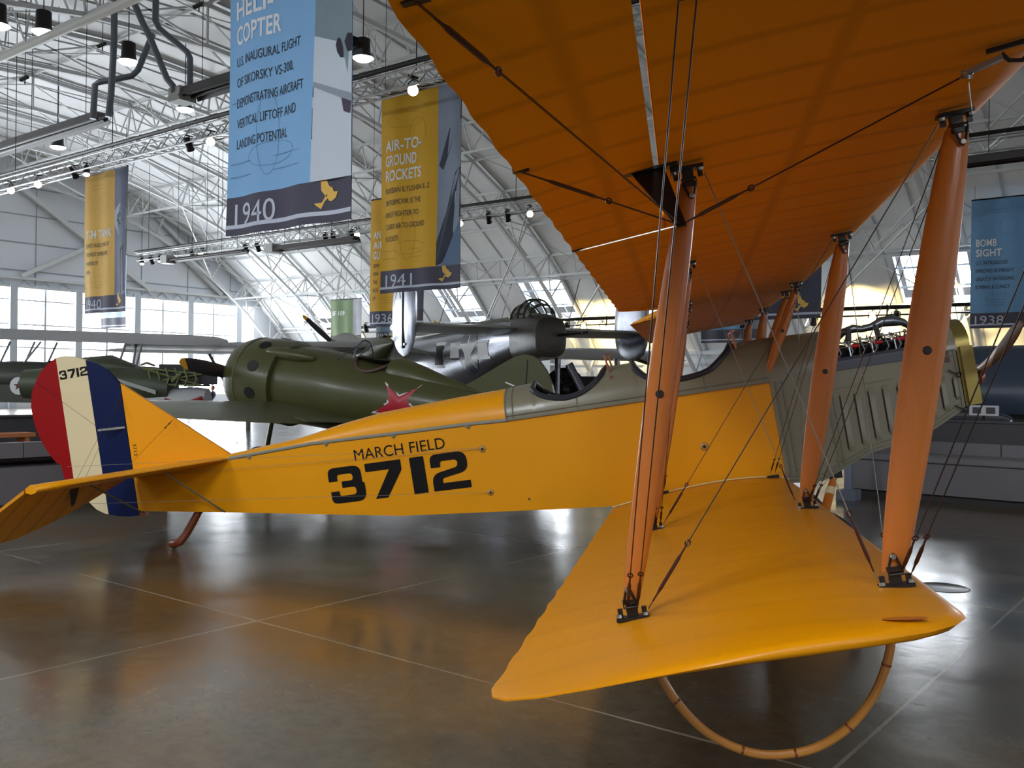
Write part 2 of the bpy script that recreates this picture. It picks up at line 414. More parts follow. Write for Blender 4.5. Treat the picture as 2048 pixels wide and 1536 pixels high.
# long walls, near wall and near end with unseen openings added to let in fill light
fw = MB(); fw.box(((END_X + NEAR_X) / 2, FAR_Y + .15, 1.7), (NEAR_X - END_X, .3, 3.4)); wf = struct(fw.build('wall_far', wall_m, smooth=False))
wt = MB()
for z, h in ((3.05, .16), (2.55, .1), (2.0, .22)): wt.box(((END_X + NEAR_X) / 2, FAR_Y - .12, z), (NEAR_X - END_X, .22, h))
for k in range(11): wt.box((TR_X[0] + 5.65 * k + 2.8, FAR_Y - .1, 1.6), (.2, .2, 3.2))
struct(wt.build('trim_%d' % ntrim, white_steel, smooth=False, doubles=False)); ntrim += 1
bw = MB(); mid = (END_X + NEAR_X) / 2
bw.box((mid, NEAR_Y - .15, .12), (NEAR_X - END_X, .3, .24)); bw.box((mid, NEAR_Y - .15, 3.1), (NEAR_X - END_X, .3, .5))
bw.box((-31.5, NEAR_Y - .15, 1.7), (34, .3, 3.4))
for k in range(9): bw.box((-14 + 4.2 * k, NEAR_Y - .15, 1.7), (.35, .3, 3.4))
struct(bw.build('wall_near', wall_m, smooth=False, doubles=False))
we = MB()
for a, b in zip(ys, ys[1:]):
    za, zb = roof_z(a), roof_z(b); z0 = 5.6 if za > 5.7 and zb > 5.7 else 0
    we.quad((NEAR_X, a, z0), (NEAR_X, b, z0), (NEAR_X, b, zb), (NEAR_X, a, za))
we.box((NEAR_X, 17, .15), (.2, 36, .3))
for k in range(10): we.box((NEAR_X, 17 + (k - 4.5) * 4, 2.8), (.3, .4, 5.6))
struct(we.build('wall_right', wall_m, smooth=False, doubles=False, norm=False))
# drain cover
dm = mat('cast_cover', (74, 70, 62), .3, .0, var=.3, vscale=20); dr = MB(); dr.lathe([(.0, .0), (.17, .0), (.175, .002), (.195, .002), (.20, .0)], (-1.9, 7.93, .001), n=32)
tag(dr.build('floor_cover', dm), 'round metal cover set in the floor beyond the lower wing', 'floor cover')
# ---------------------------------------------------------------- yellow two-bay training biplane
# local frame: x forward, y to port, z up; builder points are written (forward, starboard, up)
JF = Vector((0.869939, 0.460092, 0.177545)); JL = Vector((-0.467375, 0.884059, -0.000905)); JU = Vector((-0.157377, -0.082193, 0.984112)); JO = Vector((-3.125858, 7.409052, 0.853894))
J = thing('biplane', 'large yellow two-bay training biplane with red, cream and blue rudder', 'biplane')
frame(J, JF, JL, JU, JO)
JT = lambda p: (p[0], -p[1], p[2])
def jb(): return MB(JT)
def fabric(name, rgb, rib=0.29, spars=(), off=0.0, dark=0.80, rough=.36, coat=.08, spec=.3):
    if name in MATS: return MATS[name]
    m = mat(name, rgb, rough, var=0.06, vscale=1.7, coat=coat, spec=spec); nt = m.node_tree; b = nt.nodes['Principled BSDF']; L = nt.links
    tc = nt.nodes.new('ShaderNodeTexCoord'); sp = nt.nodes.new('ShaderNodeSeparateXYZ'); L.new(tc.outputs['Object'], sp.inputs[0])
    def mt(op, *a):
        x = nt.nodes.new('ShaderNodeMath'); x.operation = op
        for i, v in enumerate(a):
            if isinstance(v, (int, float)): x.inputs[i].default_value = v
            else: L.new(v, x.inputs[i])
        return x.outputs[0]
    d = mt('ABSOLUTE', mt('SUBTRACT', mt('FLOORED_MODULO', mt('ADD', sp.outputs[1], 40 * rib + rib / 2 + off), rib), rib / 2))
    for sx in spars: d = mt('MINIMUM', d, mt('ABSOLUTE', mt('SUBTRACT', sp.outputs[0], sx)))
    r = nt.nodes.new('ShaderNodeMapRange'); r.inputs[1].default_value = 0.010; r.inputs[2].default_value = 0.034; r.inputs[3].default_value = dark; r.inputs[4].default_value = 1.0  # rib tapes plus shade of inner ribs and spars, painted as darker stripes
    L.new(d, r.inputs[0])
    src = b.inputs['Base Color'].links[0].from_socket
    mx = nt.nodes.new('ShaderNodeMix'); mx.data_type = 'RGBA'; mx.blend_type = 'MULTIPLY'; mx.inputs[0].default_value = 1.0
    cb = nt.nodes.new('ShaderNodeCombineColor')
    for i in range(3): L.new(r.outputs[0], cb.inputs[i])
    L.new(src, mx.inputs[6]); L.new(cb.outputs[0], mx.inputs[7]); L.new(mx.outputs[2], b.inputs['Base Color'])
    return m
YEL = (228, 150, 0)
m_yel = mat('yellow_dope', YEL, 0.36, var=0.05, vscale=1.5, coat=0.06, spec=.3)
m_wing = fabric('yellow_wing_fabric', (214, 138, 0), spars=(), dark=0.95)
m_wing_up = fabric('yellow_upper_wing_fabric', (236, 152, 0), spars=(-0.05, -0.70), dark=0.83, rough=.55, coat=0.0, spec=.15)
m_grey = mat('olive_grey_enamel', (126, 120, 98), 0.30, var=0.04, vscale=3, coat=0.2)
m_greyd = mat('olive_grey_trim', (116, 112, 94), 0.4)
m_wood = mat('varnished_spruce', (186, 106, 38), 0.3, var=0.10, vscale=7, coat=0.25, spec=.3, stretch=(6, 6, 0.6))
m_dwood = mat('dark_varnished_wood', (128, 62, 26), 0.3, var=.2, vscale=6, coat=.4)
m_black = mat('black_fittings', (30, 26, 26), 0.35, 0.3)
m_bolt = mat('steel_bolt', (150, 146, 138), 0.3, 0.8)
m_wire = mat('rigging_steel', (64, 54, 50), 0.35, 0.6)
m_wirel = mat('bright_cable', (150, 146, 138), 0.35, 0.7)
m_tb = mat('turnbuckle_bronze', (66, 32, 24), 0.35, 0.3)
m_pad = mat('black_leather', (38, 40, 46), 0.42)
m_cream = mat('cream_paint', (214, 198, 158), 0.45, spec=.3)
m_red = mat('red_paint', (140, 0, 4), 0.45, spec=.2)
m_blue = mat('blue_paint', (0, 18, 64), 0.45, spec=.2)
m_let = mat('black_lettering', (14, 9, 10), 0.5, spec=.2)
m_brass = mat('old_brass', (150, 132, 74), 0.34, 0.75, var=.15, vscale=6)
m_copper = mat('copper_edge', (206, 128, 96), 0.3, 0.8)
m_strap = mat('brown_leather', (86, 56, 50), .5)
m_silver = mat('bare_aluminium', (176, 178, 182), .3, .85)
m_clear = glass('windscreen_glass', (.96, .97, .97), .10)
TD = 0.0147
def smoothz(kx, kz, u):
    # monotone-ish cubic through knots
    n = len(kx)
    for i in range(n - 1):
        if u <= kx[i + 1] or i == n - 2:
            h = kx[i + 1] - kx[i]; t = (u - kx[i]) / h
            d0 = (kz[i + 1] - kz[i - 1]) / (kx[i + 1] - kx[i - 1]) if i > 0 else (kz[1] - kz[0]) / h
            d1 = (kz[i + 2] - kz[i]) / (kx[i + 2] - kx[i]) if i + 2 < n else (kz[i + 1] - kz[i]) / h
            return (2 * t ** 3 - 3 * t * t + 1) * kz[i] + (t ** 3 - 2 * t * t + t) * h * d0 + (-2 * t ** 3 + 3 * t * t) * kz[i + 1] + (t ** 3 - t * t) * h * d1
LOW = dict(le=.12, te=-1.27, tu=([0, .02, .05, .1, .2, .35, .5, .7, .85, 1], [-.045, -.024, -.012, 0.0, .016, .024, .018, -.004, -.030, -.060]),
           bu=([0, .03, .1, .3, .5, .7, .9, 1], [-.045, -.060, -.066, -.052, -.046, -.050, -.060, -.066]), a=.419)
UPW = dict(le=.60, te=-.95, tu=([0, .02, .05, .1, .3, .5, .7, .9, 1], [1.535, 1.557, 1.577, 1.597, 1.622, 1.602, 1.562, 1.486, 1.447]),
           bu=([0, .02, .05, .112, .3, .5, .665, .85, 1], [1.535, 1.514, 1.494, 1.479, 1.485, 1.486, 1.479, 1.460, 1.440]), a=.333)
US = [0, .006, .02, .045, .08, .13, .2, .3, .4, .5, .6, .7, .8, .88, .94, .98, 1]
def wing(name, mt_, P, y0, ytip, u0=0.0, u1=1.0, sgn=1, round_tip=.055, rib=.29, step=.0725, sag=.004, notch=None, parent=J):
    'ytip(u) gives the tip station along the chord fraction u'
    b = jb(); rows = []; us = sorted(set([u for u in US if u0 < u < u1] + [u0, u1])); ym = ytip(0.5); n = int((ym - y0) / step)
    vs = [k / n for k in range(n + 1)]
    if round_tip: vs = [v * (1 - round_tip) for v in vs] + [1 - round_tip * (1 - k) for k in (.3, .55, .75, .9, .97, 1)]
    for v in vs:
        k = 1.0
        if round_tip and v > 1 - round_tip: k = max(1e-3, 1 - ((v - 1 + round_tip) / round_tip) ** 2.6) ** (1 / 2.6)
        row = []
        def pnt(u, top):
            um = .45; uu = um + (u - um) * k; y = y0 + v * (ytip(uu) - y0)
            zm = (smoothz(P['tu'][0], P['tu'][1], uu) + smoothz(P['bu'][0], P['bu'][1], uu)) / 2; hf = (smoothz(P['tu'][0], P['tu'][1], u) - smoothz(P['bu'][0], P['bu'][1], u)) / 2
            zt, zb = zm + hf, zm - hf
            ph = abs(math.sin(math.pi * ((y % rib) / rib)))
            s_ = sag * ph if .05 < u < .97 else 0
            z = zm + ((zt - s_) - zm if top else (zb + s_) - zm) * (k ** .8)
            x = P['le'] + (P['te'] - P['le']) * uu + (0.010 * ph if u > .985 and u1 == 1.0 else 0)
            if notch: x = notch(x, y)
            return (x, sgn * y, z + max(0, y - P['a']) * TD)
        row = [pnt(u, True) for u in us[::-1]] + [pnt(u, False) for u in us[(1 if u0 == 0 else 0):]]
        rows.append(row)
    b.grid(rows, closed=(True), cap=True)
    return b.build(name, mt_, parent, angle=40)
# lower wings
ltip = lambda u: 5.32 + .21 * u
for sg in (1, -1):
    w = wing('lower_wing', m_wing, LOW, .41, ltip, sgn=sg)
    w['label'] = 'glossy yellow lower wing' if sg > 0 else 'yellow lower wing on the far side'
    # cream strip along the root rib
    r = jb(); rows = []
    for u in US:
        x = LOW['le'] + (LOW['te'] - LOW['le']) * u; z = smoothz(*LOW['tu'], u) + .006
        rows.append([(x, sg * .398, z - .004), (x, sg * .402, z + .004), (x, sg * .425, z + .004), (x, sg * .43, z - .002)])
    r.grid(rows); r.build('root_strip', m_cream, J)
# handhold recess near the starboard tip
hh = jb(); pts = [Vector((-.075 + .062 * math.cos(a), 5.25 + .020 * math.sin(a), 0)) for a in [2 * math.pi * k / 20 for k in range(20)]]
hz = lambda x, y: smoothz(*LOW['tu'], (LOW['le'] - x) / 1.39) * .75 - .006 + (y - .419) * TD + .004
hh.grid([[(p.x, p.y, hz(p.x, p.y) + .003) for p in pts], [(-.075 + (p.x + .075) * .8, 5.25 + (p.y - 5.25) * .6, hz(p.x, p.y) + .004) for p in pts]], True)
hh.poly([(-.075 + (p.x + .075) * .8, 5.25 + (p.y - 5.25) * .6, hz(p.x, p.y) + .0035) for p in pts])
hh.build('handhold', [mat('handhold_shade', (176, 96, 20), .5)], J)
# upper wings with centre cut-out and ailerons
AIL_Y, HU = 3.72, .728
cut = lambda x, y: max(x, -.62) if y < .35 else (max(x, -.62 - .33 * min(1, (y - .35) / .42)) if y < .77 else x)
utip = lambda u: 6.36 + .28 * u
for sg in (1, -1):
    wing('upper_wing', m_wing_up, UPW, 0.0, lambda u: AIL_Y, sgn=sg, round_tip=0, notch=cut)['label'] = 'inboard upper wing panel'
    wing('upper_wing', m_wing_up, UPW, AIL_Y, utip, u1=HU - .006, sgn=sg)['label'] = 'outboard upper wing panel ahead of the aileron'
    ai = wing('aileron', m_wing_up, UPW, AIL_Y + .012, utip, u0=HU + .007, sgn=sg)
    # control horn with its foot
    yb = 4.82; zb = 1.47 + (yb - .333) * TD
    h = jb(); base = Vector((-.56, sg * yb, zb)); tip = Vector((-.485, sg * 4.90, 1.318))
    h.prism([(-.615, sg * (yb - .012), zb), (-.505, sg * (yb - .012), zb), tip + Vector((.018, -.008 * sg, 0)), tip + Vector((-.012, -.008 * sg, 0))], (0, .024 * sg, 0))
    h.box((-.56, sg * yb, zb + .004), (.20, .05, .010)); hr = h.build('control_horn', m_black, ai, smooth=False)
    for dx in (-.03, .03):
        bl = jb(); bl.ball((-.56 + dx, sg * yb - .02, zb - .012), .010, 8, 5); bl.build('bolt', m_bolt, ai)
# ------------------------------------------------ struts and fittings
ST = {'c': 4.7766, 'b': 2.5369, 'a': .3333}; XR = -.8572; STG = .4258; GAP = 1.46
def lowp(f, y): return Vector((0 if f else XR, y, (abs(y) - .4192) * TD))
def upp(f, y): return Vector((STG if f else XR + STG, y, GAP + max(0, abs(y) - .3333) * TD))
def strut(name, a, b, w, t, m=None, plug=True, blend=.5):
    s_ = jb(); a, b = Vector(a), Vector(b); rows = []; d = b - a; n = 14
    for i in range(n + 1):
        f = i / n; k = .56 + .44 * math.sin(math.pi * min(1, max(0, (f * 1.0)))) ** .7
        c = a + d * f; row = []
        for j in range(14):
            q_ = 2 * math.pi * j / 14; xx = math.cos(q_) * w / 2 * k; xx = xx if xx > 0 else xx * 1.08
            row.append(c + Vector((xx, math.sin(q_) * t / 2 * (k ** .5), 0)))
        rows.append(row)
    s_.grid(rows, True, 0, True); o = s_.build(name, m or m_wood, J, angle=50)
    if plug:
        c = a + d * .5; sg = 1 if a.y > 0 else -1
        pb = jb(); pb.lathe([(0, .004), (.012, .004), (.0145, 0)], c + Vector((0, sg * t * .49, 0)), (0, sg, 0), 12)
        pb.build('bolt_plug', m_black, o)
    return o
def fitting(p, up, sg, k=.74):
    'socket plate, lugs and loop strap at a strut end; up = +1 when the strut rises from p'
    f = jb(); p = Vector(p); z = p.z
    f.box((p.x, p.y, z - .004 * up), (.15 * k, .06 * k, .012)); f.box((p.x, p.y, z + .022 * up), (.05 * k, .03 * k, .05))
    for dx in (-1, 1): f.box((p.x + dx * .055 * k, p.y, z + .016 * up), (.022 * k, .012, .03))
    c = [p + Vector((dx * k, sg * .031, (z0 * k) * up)) for dx, z0 in ((-.032, .052), (-.028, .075), (-.008, .135), (0, .142), (.008, .135), (.028, .075), (.032, .052))]
    f.tube(c, .0062 * k, 6, closed=True)
    f.bar(p + Vector((-.034 * k, 0, .055 * up)), p + Vector((.034 * k, 0, .055 * up)), .075 * k, .014)
    o = f.build('strut_socket', m_black, J, smooth=False)
    b = jb(); b.lathe([(0, .006), (.008, .006), (.010, 0)], p + Vector((0, sg * .034, .13 * k * up)), (0, sg, 0), 8); b.build('bolt', m_bolt, o)
    for dx in (-.06, .06):
        b = jb(); b.lathe([(0, .010), (.009, .010), (.011, 0)], p + Vector((dx * k, sg * .012, .004 * up)), (0, 0, up), 8); b.build('bolt', m_bolt, o)
for sg in (1, -1):
    for key, wf, wr in (('c', .128, .095), ('b', .125, .090)):
        for f in (1, 0):
            A, B = lowp(f, sg * ST[key]), upp(f, sg * ST[key])
            strut('wing_strut', A + Vector((0, 0, .045)), B - Vector((0, 0, .045)), wf if f else wr, .050)
            fitting(A, 1, sg); fitting(B, -1, sg)
    # cabane struts
    for f in (1, 0):
        B = upp(f, sg * ST['a']); A = Vector((.10 if f else -.72, sg * .355, .80))
        strut('cabane_strut', A, B - Vector((0, 0, .04)), .085, .042); fitting(B, -1, sg, .62)
# ------------------------------------------------ rigging
def wire(a, b, r=.0021, m=None, tb=True, lo=None, t0=.03, L=.17):
    a, b = Vector(a), Vector(b); d = (b - a).normalized(); w = jb(); w.tube([a, b], r, 5)
    o = w.build('rigging_wire', m or m_wire, J)
    if tb:
        t = jb(); s0 = a + d * t0
        t.tube([s0, s0 + d * .03, s0 + d * .05, s0 + d * (L - .05), s0 + d * (L - .03), s0 + d * L], [.003, .0035, .0065, .0065, .0035, .003], 7)
        e = s0 + d * (L + .012); sd = d.cross(Vector((0, 1, 0))).normalized()
        t.tube([e + d * (math.cos(q_) * .011) + sd * (math.sin(q_) * .008) for q_ in [2 * math.pi * k / 8 for k in range(8)]], .0028, 5, closed=True)
        t.build('turnbuckle', m_tb, o)
    return o
def off(p, dx=0, dz=0, dy=0): return Vector(p) + Vector((dx, dy, dz))
for sg in (1, -1):
    c, b_, a_ = sg * ST['c'], sg * ST['b'], sg * ST['a']; root = sg * .43; ov = sg * 6.24
    for f in (1, 0):
        Lc, Lb, Lr = off(lowp(f, c), dz=.02), off(lowp(f, b_), dz=.02), off(lowp(f, root), dz=.03)
        Uc, Ub, Ua, Uo = off(upp(f, c), dz=-.02), off(upp(f, b_), dz=-.02), off(upp(f, a_), dz=-.02), off(upp(f, ov), dz=-.01)
        for dx in (-.017, .017):
            wire(off(Lc, dx + (.03 if f else 0)), off(Uo, dx)); wire(off(Lb, dx + .02), off(Uc, dx)); wire(off(Lr, dx), off(Ub, dx))
        wire(off(Lc, -.02), off(Ub, .02), m=m_wirel); wire(off(Lb, -.02), off(Ua, .01), m=m_wirel)
        fo = jb(); fo.box((Uo.x, Uo.y, Uo.z + .01), (.07, .06, .02)); fo.lathe([(0, .0), (.016, .004), (.016, -.006)], off(Uo, -.017, -.01), (0, 1, 0), 10); fo.lathe([(0, .0), (.016, .004), (.016, -.006)], off(Uo, .017, -.01), (0, 1, 0), 10)
        fo.build('wire_anchor', m_black, J)
        ra = jb(); ra.box((Lr.x, Lr.y + .0 * sg, Lr.z - .025), (.09, .035, .02)); ra.build('wire_anchor', m_black, J)
    for y in (c, b_):
        wire(off(lowp(1, y), -.055, .02), off(upp(0, y), .055, -.02), m=m_wirel, L=.19); wire(off(lowp(0, y), .055, .02), off(upp(1, y), -.055, -.02), L=.22)
# aileron cables, pulley and handle under the starboard wing
HT = Vector((-.485, 4.90, 1.325))
for p, tb in (((-.90, 6.45, 1.53), 1), ((-.925, 5.25, 1.512), 1), ((-.925, 3.76, 1.487), 0)):
    o = wire(p, HT, m=m_wirel if not tb else m_tb, tb=bool(tb), t0=.06, L=.24, r=.003)
    k = jb(); k.box(off(p, dz=.006), (.05, .02, .014)); k.build('cable_clip', m_black, o)
PUL = Vector((.30, 5.34, 1.50)); wire(HT, PUL, m=m_tb, t0=.03, L=.22, r=.0028)
p = jb(); p.lathe([(0, .009), (.018, .009), (.014, 0), (.018, -.009), (0, -.009)], PUL, (.2, .5, 1), 16); p.bar(PUL + Vector((-.01, 0, 0)), PUL + Vector((.085, .02, .02)), .026, .012); pu = p.build('pulley', m_bolt, J)
p = jb(); p.tube([PUL + Vector((.085, .02, .03)), PUL + Vector((.10, .02, .008)), PUL + Vector((.13, .025, .0)), PUL + Vector((.155, .03, .02)), PUL + Vector((.16, .03, .045))], .006, 7); p.bar(PUL + Vector((.05, .02, .042)), PUL + Vector((.165, .03, .048)), .012); p.build('bracket', m_black, pu)
wire(upp(1, 4.78) + Vector((.05, 0, .0)), PUL + Vector((-.0, -.0, -.02)), tb=False)
# wing-tip skid hoops
for sg in (1, -1):
    y = sg * 4.86; h = jb()
    pts = [(-.80, -.03), (-.785, -.14), (-.73, -.25), (-.655, -.335), (-.55, -.395), (-.45, -.412), (-.34, -.40), (-.23, -.345), (-.14, -.255), (-.075, -.14), (-.045, -.03)]
    P3 = [Vector((x, y, smoothz([0, 10], [z, z], 5))) for x, z in pts]; dense = []
    for i in range(len(P3) - 1):
        p0, p1, p2, p3 = P3[max(i - 1, 0)], P3[i], P3[i + 1], P3[min(i + 2, len(P3) - 1)]
        for k in range(5):
            t = k / 5; dense.append(.5 * ((2 * p1) + (p2 - p0) * t + (2 * p0 - 5 * p1 + 4 * p2 - p3) * t * t + (3 * p1 - p0 - 3 * p2 + p3) * t ** 3))
    dense.append(P3[-1]); h.tube(dense, .0145, 10, up=(0, 1, 0)); o = h.build('skid_hoop', mat('bamboo', (196, 132, 58), .3, var=.18, vscale=9, coat=.4), J)
    o['label'] = 'bent cane skid hoop under the wing tip'
    nd = jb()
    for k in (8, 19, 27, 35, 44): nd.tube([dense[k] - (dense[k + 1] - dense[k]).normalized() * .004, dense[k] + (dense[k + 1] - dense[k]).normalized() * .004], .0158, 10)
    nd.build('joint_ring', m_dwood, o)
# ------------------------------------------------ fuselage
HX = [-5.63, -1.7, .2, 1.0, 1.62]; HY = [.03, .37, .37, .36, .34]
hw = lambda x: lerp(HX, HY, x)
ZBX = [-5.63, -4.71, -3.08, -1.2, .03, .37, .75, 1.17, 1.49, 1.62]; ZB = [.485, .353, .109, -.059, -.058, -.088, .073, .144, .305, .32]
zb = lambda x: lerp(ZBX, ZB, x)
ZLX = [-5.63, -4.63, -3.8, -3.03, -2.33, -2.02, .11, 1.62]; ZL = [.832, .84, .851, .821, .798, .779, .747, .762]
zl = lambda x: lerp(ZLX, ZL, x)
ZRX = [-5.6, -4.62, -3.95, -3.55, -3.16, -2.5, -2.03, -1.15, -.62, -.13, .15, .73, 1.5, 1.62]; ZR = [.86, .866, .905, .965, 1.008, 1.026, 1.03, 1.068, 1.07, 1.085, 1.085, 1.055, .985, .965]
zr = lambda x: lerp(ZRX, ZR, x)
fx = [-5.63, -5.2, -4.71, -4.2, -3.8, -3.4, -3.08, -2.7, -2.33, -2.02, -1.7, -1.2, -.6, -.2, .10]
b = jb(); b.grid([[(x, hw(x), zl(x)), (x, hw(x), zb(x)), (x, -hw(x), zb(x)), (x, -hw(x), zl(x))] for x in fx])
b.quad((-5.63, .03, zl(-5.63)), (-5.63, .03, zb(-5.63)), (-5.63, -.03, zb(-5.63)), (-5.63, -.03, zl(-5.63)))
b.quad((.1, .37, .747), (.1, .37, -.07), (.1, -.37, -.07), (.1, -.37, .747))
b.build('fuselage', m_yel, J, angle=25)
def arc_row(x, amax, n=12, sg=1, grow=0.0):
    r = []
    for k in range(n + 1):
        a = amax * k / n; r.append((x, sg * (hw(x) + grow) * max(0, math.cos(a)) ** .78, zl(x) - .02 + (zr(x) + grow - zl(x) + .02) * math.sin(a) ** .92))
    return r
def deck(name, xs, m, cutf=None, parent=J, grow=.004):
    d = jb()
    for sg in (1, -1):
        rows = []
        for x in xs:
            am = math.pi / 2
            if cutf:
                f = (cutf(x) - zl(x) + .02) / (zr(x) - zl(x) + .02)
                if f < 1: am = math.asin(max(.02, f ** (1 / .92)))
            rows.append(arc_row(x, am, 14, sg, grow))
        d.grid(rows)
    return d.build(name, m, parent, angle=50, norm=False)
deck('turtledeck', [-5.55, -5.1, -4.62, -4.3, -3.95, -3.75, -3.55, -3.35, -3.16, -2.8, -2.5, -2.2, -2.02], m_yel)
RC = ([-1.80, -1.79, -1.776, -1.73, -1.67, -1.6, -1.509, -1.43, -1.36, -1.3, -1.247, -1.2, -1.16], [1.04, 1.0, .972, .93, .901, .88, .866, .873, .891, .92, .954, 1.0, 1.075])
FC = ([-.95, -.93, -.9, -.85, -.8, -.73, -.65, -.57, -.5, -.41, -.332, -.26, -.198, -.16, -.13], [1.08, 1.02, .97, .93, .90, .88, .868, .866, .869, .88, .901, .95, .999, 1.04, 1.09])
def cutf(x):
    for X, Z in (RC, FC):
        if X[0] <= x <= X[-1]: return lerp(X, Z, x)
    return 9
xs = sorted(set([-2.03, -1.95, -1.88, -1.83, -1.805] + [RC[0][0] + (RC[0][-1] - RC[0][0]) * k / 26 for k in range(27)] + [-1.1, -1.02, -.96] + [FC[0][0] + (FC[0][-1] - FC[0][0]) * k / 30 for k in range(31)] + [-.12, -.05, .03, .12]))
cc = deck('cockpit_cowling', xs, m_grey, cutf, grow=.007); cc['label'] = 'grey metal cowling around both cockpits'
for X, Z in (RC, FC):
    pts = []
    for sg in (1, -1):
        row = []
        for k in range(31):
            x = X[0] + (X[-1] - X[0]) * k / 30; f = min(1, (lerp(X, Z, x) - zl(x) + .02) / (zr(x) - zl(x) + .02)); am = math.asin(max(.02, f ** (1 / .92)))
            p = arc_row(x, am, 2, sg, .008)[-1]
            row.append(Vector(p))
        pts += row if sg > 0 else row[::-1]
    q_ = []
    for p in pts:
        if not q_ or (p - q_[-1]).length > .012: q_.append(p)
    t = jb(); t.tube(q_, .024, 8, closed=True); t.build('cockpit_coaming', m_pad, J)
# trim strips and beading of the cowling
s_ = jb()
for sg in (1, -1):
    for dz in (-.016, .022): s_.tube([(x, sg * (hw(x) + .011), zl(x) + dz) for x in (-2.02, -1.7, -1.2, -.6, -.1, .1)], .005, 5)
    for x in (-2.02, -1.96, -1.42, -.40): s_.tube([Vector(p) for p in arc_row(x, math.asin(min(1, max(.05, ((min(cutf(x), 9) - zl(x) + .02) / (zr(x) - zl(x) + .02)) ** 1.087))) if cutf(x) < zr(x) else 1.571, 10, sg, .009)], .006, 5)
s_.build('cowling_beading', m_greyd, cc)
s_ = jb()
for sg in (1, -1): s_.grid([[(x, sg * (hw(x) + .004), zl(x) + .004), (x, sg * (hw(x) + .009), zl(x) - .004), (x, sg * (hw(x) + .009), zl(x) - .022), (x, sg * (hw(x) + .001), zl(x) - .028)] for x in (-4.62, -4.2, -3.8, -3.4, -3.03, -2.6, -2.33, -2.02)])
s_.build('longeron_strip', m_greyd, J)
for x in (-4.42, -3.66, -3.03, -2.36):
    e = jb(); y = hw(x); e.prism([(x - .03, y + .002, zl(x) - .02), (x + .03, y + .002, zl(x) - .02), (x, y + .002, zl(x) - .055)], (0, .006, 0)); e.lathe([(0, .006), (.010, .005), (.012, 0)], (x, y + .008, zl(x) - .032), (0, 1, 0), 8)
    e.build('lacing_plate', m_greyd, J, smooth=False)
# cable exits on the starboard side
for x, z, r in ((-2.265, .565, .032), (-2.255, .2, .030), (-.478, .311, .036)):
    e = jb(); e.lathe([(0, .012), (r * .35, .012), (r * .8, .006), (r, 0)], (x, hw(x) + .001, z), (0, 1, 0), 16); o = e.build('cable_grommet', mat('grommet_tan', (176, 128, 60), .5), J)
    d = jb(); d.lathe([(0, .016), (r * .32, .014), (r * .36, .010)], (x, hw(x) + .002, z), (0, 1, 0), 12); d.build('hole', m_black, o)
# cockpit floor, seats and bulkheads
ins = jb(); ins.box((-.85, 0, .1), (2.2, .70, .02)); ins.build('cockpit_floor', mat('cockpit_floor', (90, 70, 44), .6), J)
for x in (-1.72, -.86):
    st = jb(); st.box((x, 0, .62), (.03, .46, .62)); st.box((x + .2, 0, .36), (.4, .46, .04)); st.build('seat', mat('plywood_seat', (176, 124, 40), .4, var=.2), J)
for x in (-1.12, -.08):
    pn = jb(); pn.box((x, 0, .86), (.02, .62, .26)); pn.build('instrument_panel', m_dwood, J)
# windscreens
for x, z in ((-1.13, 1.062), (-.10, 1.078)):
    g = jb(); h = .125; n = 8
    base = [Vector((x + .26 * (1 - abs(t)) ** .8, .25 * t, z + .012 - .05 * t * t)) for t in [-1 + 2 * k / n for k in range(n + 1)]]
    top = [Vector((x - .02 + .06 * (1 - abs(t)), .24 * t, z + h - .02 * abs(t))) for t in [-1 + 2 * k / n for k in range(n + 1)]]
    g.grid([base, top]); o = g.build('windscreen', m_clear, J, angle=60)
    e = jb()
    for sg in (0, -1): e.tube([base[sg], base[sg].lerp(top[sg], .5), top[sg]], .009, 6)
    e.build('copper_frame', m_copper, o); e = jb(); e.tube(top, .004, 5); e.build('top_edge', m_copper, o)
# lettering on the starboard side
sd = lambda x, z: (x, hw(x) + .004, z)
t = jb(); tx = lambda u, v: sd(-3.69 + u * 1.0, .29 + v - .019 * u)
put_digits(t, '3712', .31, tx, .332, (.022, .082, .052, 0), .128); t.build('serial_number', m_let, J, smooth=False, norm=False)['label'] = 'large black 3712 on the fuselage side'
t = jb(); put_text(t, 'MARCH FIELD', .092, lambda u, v: sd(-3.415 + u, .634 + v - .018 * u), .83, 0.0); t.build('lettering', m_let, J, smooth=False, norm=False)['label'] = 'black MARCH FIELD above the number'
